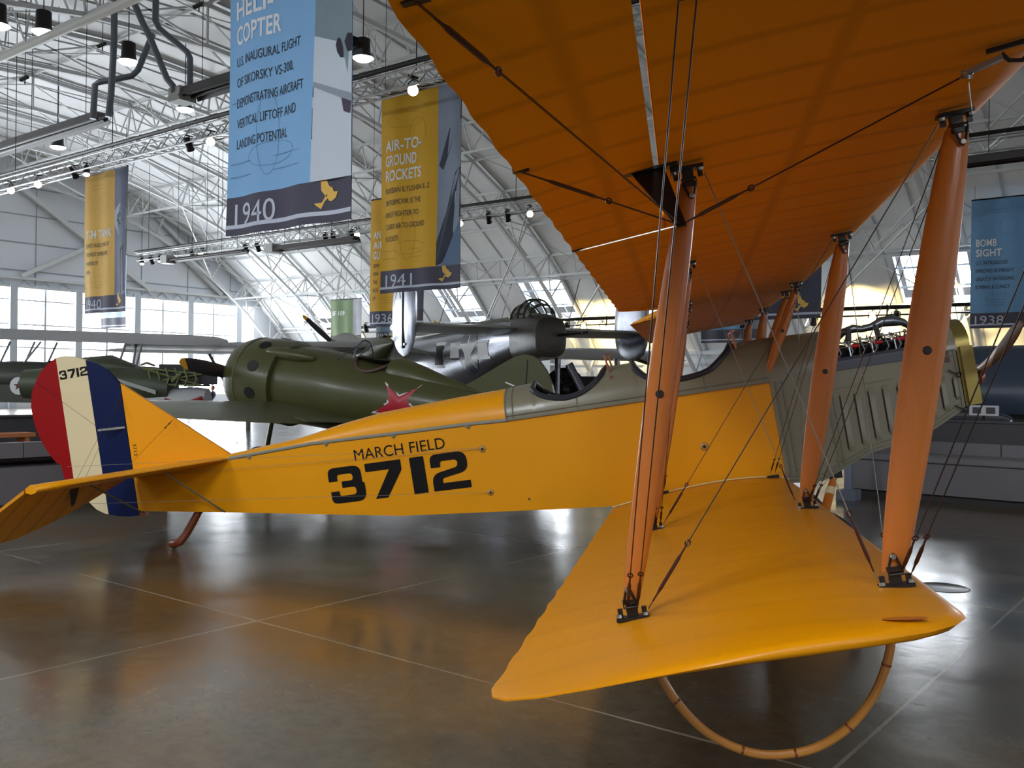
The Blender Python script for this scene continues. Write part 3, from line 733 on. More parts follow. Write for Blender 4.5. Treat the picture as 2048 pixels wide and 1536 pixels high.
# ------------------------------------------------ engine bay
ex = [.10, .3, .37, .55, .75, .95, 1.17, 1.35, 1.49]
e = jb()
for sg in (1, -1): e.grid([[(x, sg * (hw(x) + .006), zb(x) - .004), (x, sg * (hw(x) + .006), .50), (x, sg * (hw(x) + .006), .755 if x > .5 else .765)] for x in ex])
e.grid([[(x, hw(x) + .006, zb(x) - .004), (x, -hw(x) - .006, zb(x) - .004)] for x in ex])
ec = e.build('engine_cowling', m_grey, J, angle=30, norm=False); ec['label'] = 'grey louvred engine side panels'
deck('cowl_top', [.12, .2, .3, .4, .5, .58], m_grey, None, ec, .006); deck('cowl_top', [1.31, 1.36, 1.42, 1.5], m_grey, None, ec, .006)
for sg in (1, -1):
    LV = [(.605, .566, .10), (.712, .568, .13), (.815, .57, .155), (.921, .572, .185), (1.03, .57, .2), (1.14, .568, .23), (1.245, .565, .26), (1.34, .563, .30), (1.435, .562, .372)]
    for x, z1, z0 in LV:
        v = jb(); y = sg * (hw(x) + .006)
        rows = []
        for k in range(9):
            f = k / 8; z = z0 + (z1 - z0) * f; s2 = min(1, math.sin(math.pi * min(max(f, .0), 1)) * 6) ** .5 if 0 < f < 1 else 0
            rows.append([(x - .004, y, z), (x - .002, y + sg * .022 * s2, z), (x + .012, y + sg * .018 * s2, z), (x + .040, y + sg * .001, z)])
        v.grid(rows); v.build('louvre', m_grey, ec, norm=False, angle=30)
        v = jb(); v.quad((x - .012, y + sg * .001, z0 + .02), (x - .003, y + sg * .001, z0 + .02), (x - .003, y + sg * .001, z1 - .03), (x - .012, y + sg * .001, z1 - .03)); v.build('slot', m_black, ec, norm=False)
bd = jb()
for sg in (1, -1):
    Y = lambda x: sg * (hw(x) + .009)
    for x0, z1, z0 in ((.14, .73, -.03), (.19, .72, -.06), (.55, .60, .02), (1.47, .74, .31)): bd.bar((x0, Y(x0), z1), (x0, Y(x0), z0), .012, .008)
    bd.bar((.55, Y(.55), .60), (1.0, Y(1), .61), .010, .008); bd.bar((1.27, Y(1.2), .755), (1.48, Y(1.4), .752), .012, .008); bd.bar((1.25, Y(1.2), .715), (1.48, Y(1.4), .712), .01, .008)
    for d0 in (.02, .05): bd.tube([(x, Y(x), zb(x) + d0) for x in (.12, .37, .75, 1.17, 1.47)], .005, 5)
    bd.bar((.50, Y(.5), .70), (.52, Y(.5), -.02), .010, .012)
    for x0, z1, z0 in ((.27, .26, .02), (.36, .25, .03)): bd.bar((x0, Y(x0), z1), (x0, Y(x0), z0), .006, .008)
    bd.bar((.27, Y(.3), .26), (.36, Y(.3), .25), .006, .008); bd.bar((.27, Y(.3), .02), (.36, Y(.3), .03), .006, .008)
bd.build('panel_beading', m_greyd, ec, smooth=False)
for z in (.42, .2, .05):
    k = jb(); k.box((.51, .382, z), (.02, .012, .03)); k.build('hinge', m_greyd, ec)
for x, z in ((1.475, .61 - .05), (1.478, .29)):
    k = jb(); k.tube([(x + .018 * math.cos(a), .382, z + .018 * math.sin(a)) for a in [6.283 * i / 10 for i in range(10)]], .004, 5, closed=True); k.tube([(x - .015, .382, z + .005), (x - .07, .382, z + .045)], .004, 5); k.build('latch_ring', m_black, ec)
lg = jb()
for sg in (1, -1): lg.prism([(.56, sg * .30, .80), (1.29, sg * .30, .80), (1.29, sg * .385, .775), (.56, sg * .385, .775)], (0, 0, .03)); lg.prism([(.56, sg * .376, .79), (1.29, sg * .376, .79), (1.29, sg * .372, .735), (.56, sg * .372, .735)], (0, sg * .012, 0))
lg.build('engine_ledge', mat('slate_pad', (84, 86, 98), .5), ec)
t = jb(); put_text(t, '3712', .036, lambda u, v: (1.215 + u, hw(1.3) + .0085, .632 + v), .17, .03); t.build('stencil_number', m_let, ec, smooth=False, norm=False)
# leather strap over the nose
sp_ = jb(); rows = []
for sg in (1, -1):
    pts = [(1.415, sg * (hw(1.4) + .012), .665), (1.412, sg * (hw(1.4) + .012), .75)] + [tuple(Vector(p)) for p in arc_row(1.40, 1.571, 12, sg, .011)]
    sp_.grid([[(p[0] - .022 - .012 * (p[2] - .66), p[1], p[2]), (p[0] + .022 - .012 * (p[2] - .66), p[1], p[2])] for p in pts])
so = sp_.build('leather_strap', m_strap, J, norm=False)
bk = jb(); P = Vector(arc_row(1.40, .62, 2, 1, .017)[-1]); U2 = Vector((0, -.42, .9)).normalized()
bk.tube([P + Vector((.03 * a, 0, 0)) + U2 * (.034 * c_) for a, c_ in ((-1, -1), (1, -1), (1, 1), (-1, 1))], .005, 6, closed=True); bk.bar(P - Vector((0, 0, 0)) - U2 * .03, P + U2 * .03, .005); bk.build('buckle', m_silver, so)
# radiator
r = jb(); prof = [(.34, .315)] + [(.34, .76)] + [(y, z) for (_, y, z) in arc_row(1.55, 1.571, 10, 1, .012)][2:]
ring = [(y, z) for y, z in prof] + [(-y, z) for y, z in prof[::-1]]
r.prism([(1.50, y, z) for y, z in ring], (.10, 0, 0)); ro = r.build('radiator_shell', m_brass, J, angle=40)
for sg in (1, -1):
    r = jb(); r.prism([(1.515, sg * .335, .32), (1.605, sg * .335, .32), (1.605, sg * .335, .765), (1.515, sg * .335, .765)], (0, sg * .05, 0)); r.build('side_tank', m_brass, ro, smooth=False)
r = jb(); r.prism([(1.598, y * .86, .34 + (z - .315) * .86) for y, z in ring], (.008, 0, 0)); r.build('radiator_core', m_black, ro)
r = jb(); r.lathe([(0, .085), (.045, .083), (.048, .05), (.045, .048), (.045, .044), (.04, .042), (.038, -.03)], (1.555, 0, .985), (0, 0, 1), 18); r.build('filler_cap', m_brass, ro)
# engine
en = jb(); en.box((.95, 0, .70), (.74, .30, .24)); en.box((.95, 0, .55), (.78, .24, .2)); eo = en.build('engine_block', mat('engine_black', (28, 28, 32), .4, .4), J)
bk2 = jb(); bk2.box((.585, 0, .78), (.02, .66, .5)); bk2.build('firewall_panel', m_black, eo)
for k in range(4):
    x = .70 + .17 * k
    for sg in (1, -1):
        d = Vector((0, sg * .64, .77)); c = jb(); c.lathe([(.058, 0), (.066, .01), (.066, .14), (.056, .16), (.05, .18), (0, .185)], Vector((x, sg * .07, .76)), (0, d.y, d.z), 14)
        co = c.build('cylinder', mat('cylinder_dark', (48, 48, 52), .35, .6), eo)
        r = jb(); hd = Vector((x, sg * .07, .76)) + Vector((0, d.y, d.z)) * .19
        r.bar(hd + Vector((-.03, 0, 0)), hd + Vector((-.03, sg * .05, .05)), .012); r.bar(hd + Vector((-.03, sg * .05, .05)), hd + Vector((.05, sg * .06, .01)), .014); r.bar(hd + Vector((.03, 0, -.02)), hd + Vector((.03, sg * .03, .06)), .010); r.bar(hd + Vector((.05, sg * .06, .01)), hd + Vector((.05, sg * .09, -.12)), .009)
        r.ball(hd + Vector((-.03, sg * .05, .05)), .014, 8, 5); r.ball(hd + Vector((.05, sg * .06, .01)), .013, 8, 5)
        r.build('rocker_arm', m_silver, co)
    if k < 3:
        for sg in (1, -1):
            s2 = jb(); s2.tube([(x + .05, sg * .24, .905), (x + .13, sg * .24, .90)], .014, 10); s2.build('red_sleeve', mat('red_sleeve', (206, 26, 34), .35), eo)
mf = jb(); mf.tube([(.72, .02, .99), (.76, .03, 1.03), (.84, .05, 1.045), (.90, .05, 1.03), (.98, .05, 1.035), (1.06, .05, 1.06), (1.14, .05, 1.055), (1.22, .05, 1.03), (1.28, .04, .97)], [.02, .03, .034, .028, .03, .042, .044, .03, .02], 12); mf.tube([(.80, .05, 1.04), (.78, .14, 1.0), (.76, .2, .94)], .024, 10); mf.tube([(1.0, .05, 1.04), (1.0, .13, 1.0), (.99, .2, .94)], .022, 10)
mf.build('intake_manifold', mat('manifold_pewter', (120, 124, 130), .28, .85), eo)
rod = jb(); rod.tube([(.64, .235, .905), (1.29, .235, .895)], .006, 6); rod.tube([(.62, .25, .94), (1.28, .25, .955)], .005, 6)
for k in range(7): rod.tube([(.66 + .09 * k, .25, .95), (.68 + .09 * k, .28, .86), (.64 + .09 * k, .25, .80)], .006, 6)
rod.build('push_rods', m_silver, eo)
# propeller: one blade reaches out to starboard and slightly up
pr = jb(); hub = Vector((1.70, 0, .52)); pr.lathe([(0, .06), (.05, .055), (.085, .02), (.09, -.05), (.04, -.1)], hub, (1, 0, 0), 20); po = pr.build('propeller_hub', m_copper, J)
def blade(phi, name_tip=True):
    rd = Vector((0, math.cos(phi), math.sin(phi))); td = Vector((0, -math.sin(phi), math.cos(phi)))
    def loft(r0, r1, n, m, nm, k=1.0):
        b2 = jb(); rows = []
        for i in range(n + 1):
            r = r0 + (r1 - r0) * i / n; f = r / 1.27
            ch = lerp([0, .1, .25, .5, .7, .85, .95, 1], [.10, .12, .19, .235, .225, .18, .11, .02], f) * k; th = lerp([0, .12, .3, .6, 1], [.09, .075, .05, .026, .008], f) * k; tw = lerp([0, .15, .4, .7, 1], [1.25, 1.0, .70, .45, .35], f)
            cd = (td * math.cos(tw) + Vector((1, 0, 0)) * math.sin(tw)); nd = (Vector((1, 0, 0)) * math.cos(tw) - td * math.sin(tw))
            rows.append([hub + rd * r + cd * (ch / 2 * math.cos(a)) + nd * (th / 2 * math.sin(a)) for a in [6.2832 * j / 16 for j in range(16)]])
        b2.grid(rows, True, 0, True); return b2.build(nm, m, po, angle=60)
    loft(.03, .66, 12, mat('propeller_walnut', (150, 78, 30), .28, var=.15, vscale=8, coat=.08, spec=.3), 'propeller_blade'); loft(.655, 1.27, 12, mat('propeller_tip', (84, 40, 24), .45, spec=.25), 'blade_sheathing', 1.015)
blade(math.radians(15)); blade(math.radians(195))
# ------------------------------------------------ undercarriage and tail skid
FLZ = lambda x: -(JO.z + JF.z * x) / JU.z
AX, WY = .17, .80; AZ = FLZ(AX) + .335
for sg in (1, -1):
    w = jb(); w.tube([Vector((AX + .295 * math.cos(a), sg * WY, AZ + .295 * math.sin(a))) for a in [6.2832 * k / 40 for k in range(40)]], .042, 10, closed=True); wo = w.build('wheel_tyre', mat('black_rubber', (34, 34, 36), .6), J)
    d = jb()
    for s2 in (1, -1): d.lathe([(0, .06), (.07, .055), (.265, .018), (.27, .0)], (AX, sg * WY, AZ), (0, s2, 0), 28)
    d.build('wheel_cover', mat('wheel_cover_tan', (206, 150, 70), .4), wo)
    for x0 in (.47, -.42):
        l = strut('undercarriage_leg', (x0, sg * .33, zb(x0) - .01), (AX + (.02 if x0 > 0 else -.04), sg * .70, AZ + .02), .075, .045, plug=False)
        bnd = jb(); A = Vector((x0, sg * .33, zb(x0) - .01)); B = Vector((AX, sg * .70, AZ)); bnd.tube([A.lerp(B, .18), A.lerp(B, .27)], .036, 12, flat=.75); bnd.build('cord_binding', m_cream, l)
        fb = jb(); fb.box(A, (.1, .07, .06)); fb.build('leg_socket', m_black, J)
ax = jb(); ax.tube([(AX, -.78, AZ), (AX, .78, AZ)], .022, 10); ax.tube([(AX - .06, -.7, AZ), (AX - .06, .7, AZ)], .02, 8); ax.build('axle', m_black, J)
wire((.45, .33, -.05), (AX, -.68, AZ), m=m_wirel, tb=False); wire((.45, -.33, -.05), (AX, .68, AZ), m=m_wirel, tb=False)
wire((.0, .42, .02), (1.05, .30, .16), m=m_wirel, tb=False)
sk = jb(); sz = FLZ(-5.36); sk.tube([(-4.98, 0, .46), (-5.06, 0, .39), (-5.14, 0, .29), (-5.22, 0, .20), (-5.29, 0, .145), (-5.355, 0, sz + .04), (-5.385, 0, sz + .045)], [.03, .034, .036, .036, .04, .043, .03], 10); sk.build('tail_skid', m_dwood, J)
# ------------------------------------------------ tail
rd = [(-5.634, 1.668), (-5.747, 1.827), (-5.85, 1.905), (-5.937, 1.95), (-6.06, 2.008), (-6.15, 2.03), (-6.245, 2.028), (-6.34, 1.985), (-6.43, 1.92), (-6.50, 1.83), (-6.55, 1.74), (-6.578, 1.62), (-6.575, 1.5), (-6.555, 1.38), (-6.52, 1.27), (-6.46, 1.14), (-6.40, 1.05), (-6.355, 1.02), (-6.34, .86), (-6.25, .78), (-6.13, .645), (-6.06, .56), (-5.98, .51), (-5.85, .468), (-5.74, .448), (-5.634, .445)]
def slab(name, pts, mats, y=.022, edge=.008, bands=None, parent=J):
    s_ = jb(); c = Vector((sum(p[0] for p in pts) / len(pts), 0, sum(p[1] for p in pts) / len(pts)))
    for sg in (1, -1): s_.poly([(p[0], sg * y, p[1]) for p in pts])
    n = len(pts); s_.grid([[(p[0], sg * y, p[1]) for sg in (1, -1)] for p in pts + pts[:1]])
    return s_.build(name, mats, parent, smooth=False)
def clip(pts, x0, x1):
    def half(P, f, keep):
        o = []
        for i in range(len(P)):
            a, b = P[i - 1], P[i]; ia, ib = keep(a[0]), keep(b[0])
            if ia != ib: t = (f - a[0]) / (b[0] - a[0]); o.append((f, a[1] + (b[1] - a[1]) * t))
            if ib: o.append(b)
        return o
    return half(half(pts, x0, lambda v: v >= x0), x1, lambda v: v <= x1)
ru = slab('rudder', clip(rd, -5.945, -5.0), m_blue); ru['label'] = 'rudder, its forward stripe blue'
slab('cream_stripe', clip(rd, -6.247, -5.945), m_cream, parent=ru); slab('red_stripe', clip(rd, -7, -6.247), m_red, parent=ru)
t = jb(); put_digits(t, '3712', .085, lambda u, v: (-6.235 + u, .0235, 1.812 + v + .0 * u), .078, .012, .025); t.build('rudder_number', m_let, ru, smooth=False, norm=False)['label'] = 'small black 3712 on the cream stripe'
fi = slab('fin', [(-5.628, 1.678), (-5.632, .85), (-4.65, .862)], m_yel, .018)
t = jb(); put_text(t, '3712', .033, lambda u, v: (-5.598 + v, .0195, 1.105 - u), .115, .0); t.build('fin_number', m_let, fi, smooth=False, norm=False)
hp = jb(); hp.tube([(-5.63, 0, 1.68), (-5.632, 0, .45)], .014, 8); hp.box((-5.60, 0, .46), (.06, .05, .06)); hp.build('rudder_post', m_dwood, J)
SZ = .83
for sg in (1, -1):
    s_ = jb(); rows = []
    for k in range(13):
        y = .03 + 1.47 * k / 12; xl = -4.62 - .86 * max(0, (y - .13)) / 1.37 if k < 12 else -5.52
        rows.append([(x, sg * y, SZ + z) for x, z in ((-5.62, .016), (-5.62 + (xl + 5.62) * .45, .040), (-5.62 + (xl + 5.62) * .85, .030), (xl, .004), (xl, -.006), (-5.62 + (xl + 5.62) * .85, -.026), (-5.62 + (xl + 5.62) * .45, -.034), (-5.62, -.014))])
    s_.grid(rows, True, 0, True); s_.build('stabilizer', m_yel, J, angle=50)
    e = jb(); a = math.radians(37); rows = []
    EO = [(0, .10), (.035, .116), (.27, .405), (.46, .69), (.60, 1.05), (.62, 1.3), (.55, 1.62), (.40, 1.68), (.18, 1.60), (0, 1.5)]
    def ez(c_, y, th): return (-5.635 - c_ * math.cos(a), sg * y, SZ - .005 - c_ * math.sin(a) + th)
    for th in (.014, -.014): e.poly([ez(c_, y, th * (1 - .6 * c_)) for c_, y in EO])
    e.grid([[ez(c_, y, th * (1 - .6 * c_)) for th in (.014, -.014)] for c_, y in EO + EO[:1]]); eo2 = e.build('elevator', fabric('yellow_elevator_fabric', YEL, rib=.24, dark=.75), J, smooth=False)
    h = jb(); h.prism([(-5.66, sg * .78, .80), (-5.66, sg * .90, .80), (-5.705, sg * .84, .655), (-5.705, sg * .82, .655)], (-.02, 0, -.012)); h.build('elevator_horn', m_black, eo2, smooth=False)
    for A, B in (((-4.74, .11, .36), (-5.03, .52, SZ - .03)), ((-5.61, .03, .475), (-5.60, .78, SZ - .01))):
        tbx = jb(); tbx.tube([(A[0], sg * A[1], A[2]), (B[0], sg * B[1], B[2])], .011, 8, flat=.7); tbx.build('stabilizer_brace', m_greyd, J)
    wire((-5.64, sg * .02, 1.55), (-5.62, sg * .75, SZ + .03), r=.0014, tb=True, L=.1); wire((-5.15, sg * .02, 1.27), (-5.3, sg * .7, SZ + .03), r=.0014, tb=True, L=.1)
    wire((-6.34, sg * .03, .86), (-2.265, sg * .33, .565), r=.0016, m=m_wirel, tb=False)
    wire((-5.70, sg * .84, .66), (-2.255, sg * .33, .20), r=.0016, m=m_wirel, tb=False)
    wire((-5.74, sg * .80, .98), (-2.265, sg * .33, .575), r=.0014, m=m_wirel, tb=False)
    wire((-6.49, sg * .02, 1.83), (-5.74, sg * .3, 1.30), r=.0014, tb=False); wire((-5.63, sg * .02, 1.60), (-5.9, sg * .62, SZ - .1), r=.0014, tb=False)
    ah = jb(); ah.bar((-5.65, sg * .02, 1.27), (-5.86, sg * .12, 1.28), .014, .02); ah.build('rudder_horn', m_bolt, ru)
# ---------------------------------------------------------------- hanging banners
def aty(px, py, Y):
    d = CF + CR * ((px - 1024) / F_PX) - CU * ((py - 768) / F_PX); return Vector((0, 0, CAM_H)) + d * (Y / d.y)
BIRD = [[(.36, 1), (.24, .73), (.26, .50), (.44, .34), (.52, .40), (.60, .50), (.66, .56), (.56, .62), (.46, .80)],
        [(.44, .34), (.30, .17), (0, .16), (.10, .09), (.28, 0), (.42, .20), (.55, .28)],
        [(.52, .40), (.60, .52), (.72, .57), (.76, .50), (.80, .43), (1, .42), (.92, .27), (.72, .18), (.60, .20), (.50, .30)]]
m_band = mat('banner_slate', (74, 72, 88), .7); m_stripe = mat('banner_pale_stripe', (200, 206, 222), .7); m_bird = mat('emblem_gold', (232, 186, 84), .6)
m_white_ink = mat('white_ink', (236, 238, 242), .7); m_dark_ink = mat('dark_ink', (44, 46, 58), .7)
def photo_mat(name, rgb, rgb2, sc=1.5):
    m = mat(name, rgb, .7, var=.25, vscale=sc); return m
BW = 2.37
def banner(label, x0, y, z0, z1, rgb, year, title=(), lines=(), tz=6.15, strip=(150, 162, 172), bird=True, ph=0.0, W=BW, shapes=None, rod=None):
    t = thing('hanging_banner', label, 'banner', (x0, y, z0), 0, 'banners hanging from the roof')
    H = z1 - z0
    rip = lambda u, v: .028 * math.sin(u * 7 + ph + .35 * v) * (1 - .3 * v / H) + .018 * math.sin(u * 3.1 + v * .9 + ph * 2)
    P = lambda u, v, o=0.0: (u, rip(u, v) - .005 - o, v)
    zb1, zs0, zs1 = .49, .085, .135
    us = [W * k / 28 for k in range(29)]; vs = [0, zs0, zb1] + [zb1 + (H - zb1) * k / 8 for k in range(1, 9)]
    c = MB(); su = .71 * W
    us = sorted(us + [su])
    c.grid([[P(u, v) for u in us] for v in vs], mi=lambda i, j: 2 if i < 2 else (1 if us[j] >= su - 1e-6 else 0))
    c.grid([[(u, rip(u, v) + .005, v) for u in us] for v in vs], mi=lambda i, j: 2 if i < 2 else 0)
    main = mat('banner_%d_%d_%d' % rgb, rgb, .7, var=.05, vscale=2); st = photo_mat('banner_photo_%d_%d_%d' % strip, strip, strip)
    co = c.build('cloth', [main, st, m_band], t, norm=False, doubles=False, angle=80)
    for v0, v1 in ((zs0, zs1),):
        s_ = MB(); s_.grid([[P(u, v, .004) for u in us] for v in (v0, v1)]); s_.build('stripe', m_stripe, t, norm=False)
    if year:
        s_ = MB(); put_text(s_, year, .27, lambda u, v: P(.15 + u, zs1 - .01 + v, .006), .21 * len(year)); s_.build('year', m_stripe, t, smooth=False, norm=False)
    z = tz - z0
    for k, l in enumerate(title):
        s_ = MB(); put_text(s_, l, .235, lambda u, v: P(.16 + u, z + v, .006), .155 * len(l) - .02, .02); s_.build('title', m_white_ink, t, smooth=False, norm=False); z -= .325
    z += .06
    for k, l in enumerate(lines):
        s_ = MB(); put_text(s_, l, .115, lambda u, v: P(.16 + u, z + v, .006), .0625 * len(l)); s_.build('lettering', m_dark_ink, t, smooth=False, norm=False); z -= .262
    if bird:
        s_ = MB()
        for pl_ in BIRD: s_.poly([P(W * .74 + p[0] * .36, .16 + p[1] * .44, .007 + .0005 * BIRD.index(pl_)) for p in pl_])
        s_.build('bird_emblem', m_bird, t, smooth=False, norm=False)
    for nm, rgb2, pts, o in (shapes or ()):
        s_ = MB(); s_.poly([P(su + p[0] * (W - su), p[1], o) for p in pts]); s_.build('printed_shape', mat(nm, rgb2, .7), t, smooth=False, norm=False)
    dr = MB()
    for (uc, vc, ru, rv) in ((.9, .95, .45, .14), (.85, 1.2, .2, .5), (.75, H - .6, .5, .16), (1.1, H - .9, .25, .3)):
        dr.grid([[P(uc + (ru + o) * math.cos(a), vc + (rv + o) * math.sin(a), .004) for a in [6.2832 * k / 40 for k in range(41)]] for o in (0, .006)])
    for v in (zb1 + .25, zb1 + .42, zb1 + 1.2, H - .35): dr.grid([[P(u, v + o, .004) for u in (.05, .5, 1.0, 1.5)] for o in (0, .006)])
    dr.build('line_drawing', mat('drawing_ink_%d_%d_%d' % rgb, tuple(int(v * .72) for v in rgb), .7), t, norm=False, smooth=False)
    r = MB(); r.tube([(0, 0, H + .02), (W, 0, H + .02)], .025, 8)
    for u in (.1, W - .1): r.tube([(u, 0, H + .02), (u, 0, rod or max(H + .1, roof_z(y) - z0 - .3))], .006, 5)
    r.build('hanging_rod', m_black, t)
    return t
HELI = [('print_white', (206, 216, 228), [(0, 2.22), (.5, 2.10), (1, 1.93), (1, .49), (0, .49)], .003), ('print_shade', (150, 160, 172), [(0, 1.68), (1, 1.42), (1, 1.33), (0, 1.62)], .004),
        ('print_black', (40, 38, 52), [(.52, 2.05), (.58, 2.12), (.66, 2.10), (.74, 1.98), (.76, 1.86), (.66, 1.88), (.56, 1.96)], .005), ('print_black', (40, 38, 52), [(.79, 2.04), (.88, 2.12), (1, 2.10), (1, 1.90), (.88, 1.91)], .005),
        ('print_black', (40, 38, 52), [(.25, 1.68), (.30, 1.76), (.38, 1.78), (.40, 1.68), (.35, 1.63)], .005), ('print_plum', (72, 64, 80), [(0, 1.62), (.5, 1.47), (1, 1.33), (1, 1.18), (.6, 1.30), (.3, 1.38), (0, 1.50)], .005),
        ('print_plum', (72, 64, 80), [(0, 1.37), (.2, 1.32), (.36, 1.20), (.43, 1.09), (.38, .99), (.25, .94), (.1, .96), (0, 1.0)], .005)]
banner('blue 1940 banner headed HELI-COPTER, largest of the banners', -10.44, 7.3, 3.40, 7.45, (134, 184, 230), '1940', ('HELI-', 'COPTER'), ('U.S. INAUGURAL FLIGHT', 'OF SIKORSKY VS-300,', 'DEMONSTRATING AIRCRAFT', 'VERTICAL LIFTOFF AND', 'LANDING POTENTIAL'), 6.14, (128, 148, 156), shapes=HELI)
TANK = [('print_grey', (168, 176, 190), [(0, 2.9), (.5, 3.1), (1, 2.9), (1, 2.3), (.4, 2.2), (0, 2.5)], .003), ('print_dark', (62, 66, 80), [(.1, 2.7), (.5, 2.85), (.8, 2.6), (.5, 2.45)], .005), ('print_dark', (62, 66, 80), [(.5, .5), (.55, 1.8), (.8, 1.9), (.9, .6)], .005)]
banner('yellow 1940 banner headed T-34 TANK before the end windows', -27.5, 14.3, 3.46, 7.55, (226, 180, 84), '1940', ('T-34 TANK',), ('SOVIETS BUILD ONE OF', 'THE MOST IMPRESSIVE', 'WEAPONS OF', 'WWII'), 5.66, (112, 120, 140), ph=1.1, shapes=TANK, rod=5.3)
AIRP = [('print_plane', (54, 60, 76), [(0, 1.0), (.35, 1.6), (.8, 2.4), (1, 2.5), (1, 1.5), (.6, 1.0), (.2, .55), (0, .5)], .004), ('print_pale', (176, 186, 200), [(.3, 1.2), (.7, 2.0), (.85, 2.0), (.5, 1.1)], .006), ('print_plane', (54, 60, 76), [(.05, 2.6), (.5, 3.3), (1, 4.0), (1, 3.5), (.6, 3.0), (.2, 2.5)], .004), ('print_sea', (96, 120, 150), [(.2, .5), (.6, 1.0), (1, 1.45), (1, .5)], .0035)]
banner('yellow banner headed AIR-TO-GROUND ROCKETS behind the silver tail fin', -15.2, 14.6, 3.50, 7.82, (226, 172, 30), '1941', ('AIR-TO-', 'GROUND', 'ROCKETS'), ('RUSSIAN ILYUSHIN IL-2', 'SHTURMOVIK IS THE', 'FIRST FIGHTER TO', 'CARRY AIR-TO-GROUND', 'ROCKETS'), 6.58, (140, 152, 170), ph=.4, shapes=AIRP)
banner('yellow 1936 banner half hidden behind the AIR-TO-GROUND ROCKETS banner', -22.3, 21.0, 3.30, 7.34, (222, 168, 30), '1936', ('AN', 'AIR', 'GU'), ('GERM', 'WEAP', 'THE', 'DEVE', 'UP'), 6.1, (84, 86, 104), ph=2)
banner('green 1935 banner headed BF 109 by the last skylight', -37.98, 33.0, 3.43, 5.76, (124, 146, 106), '1935', ('BF 109',), (), 4.95, (170, 172, 180), ph=.8)
banner('blue 1938 banner headed BOMB SIGHT at the right edge of the photo', -7.33, 33.6, 3.55, 7.72, (112, 158, 198), '1938', ('BOMB', 'SIGHT'), ('U.S. INTRODUCES', 'IMPROVED BOMBSIGHT', 'GREATLY INCREASING', 'BOMBING ACCURACY'), 6.2, (150, 160, 176), ph=1.6)
banner('banner seen through the wing struts, gold bird on its dark hem', -10.05, 21.0, 3.12, 7.2, (222, 168, 30), '', (), (), 6, (70, 74, 92), ph=2.6)
banner('banner far behind the cockpit, only its dark hem showing', -16.7, 33.0, 3.20, 7.2, (112, 158, 198), '', (), (), 6, (120, 128, 140), bird=False, ph=.2)
banner('pale blue and white banner low behind the T-34 TANK banner', -44.5, 24.0, 3.98, 7.4, (206, 222, 232), '', (), (), 6, (190, 206, 224), bird=False, ph=.9)
banner('blue banner lettered 193 tucked behind the silver tail fin', -35.6, 34.0, 3.62, 6.2, (110, 130, 150), '193', (), (), 5, (150, 156, 166), ph=1.9)
# ---------------------------------------------------------------- lighting trusses and lamps
m_truss = mat('truss_aluminium', (190, 192, 194), .35, .6)
def light_truss(label, xa, xb, y, z):
    t = thing('lighting_truss', label, 'lighting truss', (0, 0, 0), 0, 'aluminium lighting trusses under the roof')
    h, w = .34, .30; c = MB()
    for dy, dz in ((-w / 2, 0), (w / 2, 0), (-w / 2, -h), (w / 2, -h)): c.tube([(xa, y + dy, z + dz), (xb, y + dy, z + dz)], .024, 6)
    c.build('chord', m_truss, t)
    l = MB(); n = int((xb - xa) / .42)
    for k in range(n):
        x0 = xa + (xb - xa) * k / n; x1 = xa + (xb - xa) * (k + 1) / n; a, b = (0, -h) if k % 2 else (-h, 0)
        for dy in (-w / 2, w / 2): l.bar((x0, y + dy, z + a), (x1, y + dy, z + b), .02)
        l.bar((x0, y - w / 2, z - h), (x1, y + w / 2, z - h), .018)
    l.build('lattice', m_truss, t, smooth=False, doubles=False)
    p = MB(); p.tube([(xa - .1, y - w / 2 - .02, z + .1), (xb, y - w / 2 - .02, z + .1)], .055, 8); p.build('cable_tray', m_black, t)
    hg = MB(); x = xa + .8
    while x < xb: hg.tube([(x, y, z), (x, y, roof_z(y) - .2)], .012, 5); x += 5.65
    hg.build('hanger', m_wire, t)
light_truss('lighting truss nearest the camera, passing behind the HELI-COPTER banner', -42, -6, 13.35, 7.66)
light_truss('lighting truss farther back, its left end below the T-34 TANK banner', -43.1, 12, 25.2, 7.66)
t = thing('lighting_track', 'black lighting track along the foot of the skylit roof', 'lighting track'); c = MB()
for z, r in ((4.50, .075), (4.22, .03)): c.tube([(-41, 35.4, z), (10, 35.4, z)], r, 8)
c.build('rail', m_black, t); c = MB()
for k in range(26): c.bar((-40.5 + 2 * k, 35.4, 4.6), (-40.5 + 2 * k, 35.4, 4.16), .05)
c.build('clamp', m_black, t); c = MB()
for k in range(13): c.tube([(-40.5 + 4 * k, 35.4, 4.5), (-40.5 + 4 * k, 36.2, 6.4)], .02, 5)
c.build('hanger', m_wire, t)
m_lensw = lamp_mat('lamp_lens_warm', (255, 226, 190), 9.0); m_lensc = lamp_mat('lamp_lens_white', (250, 246, 255), 6.0); m_can = mat('lamp_can', (26, 24, 26), .45, .2); m_lensd = mat('lamp_lens_off', (60, 58, 60), .2)
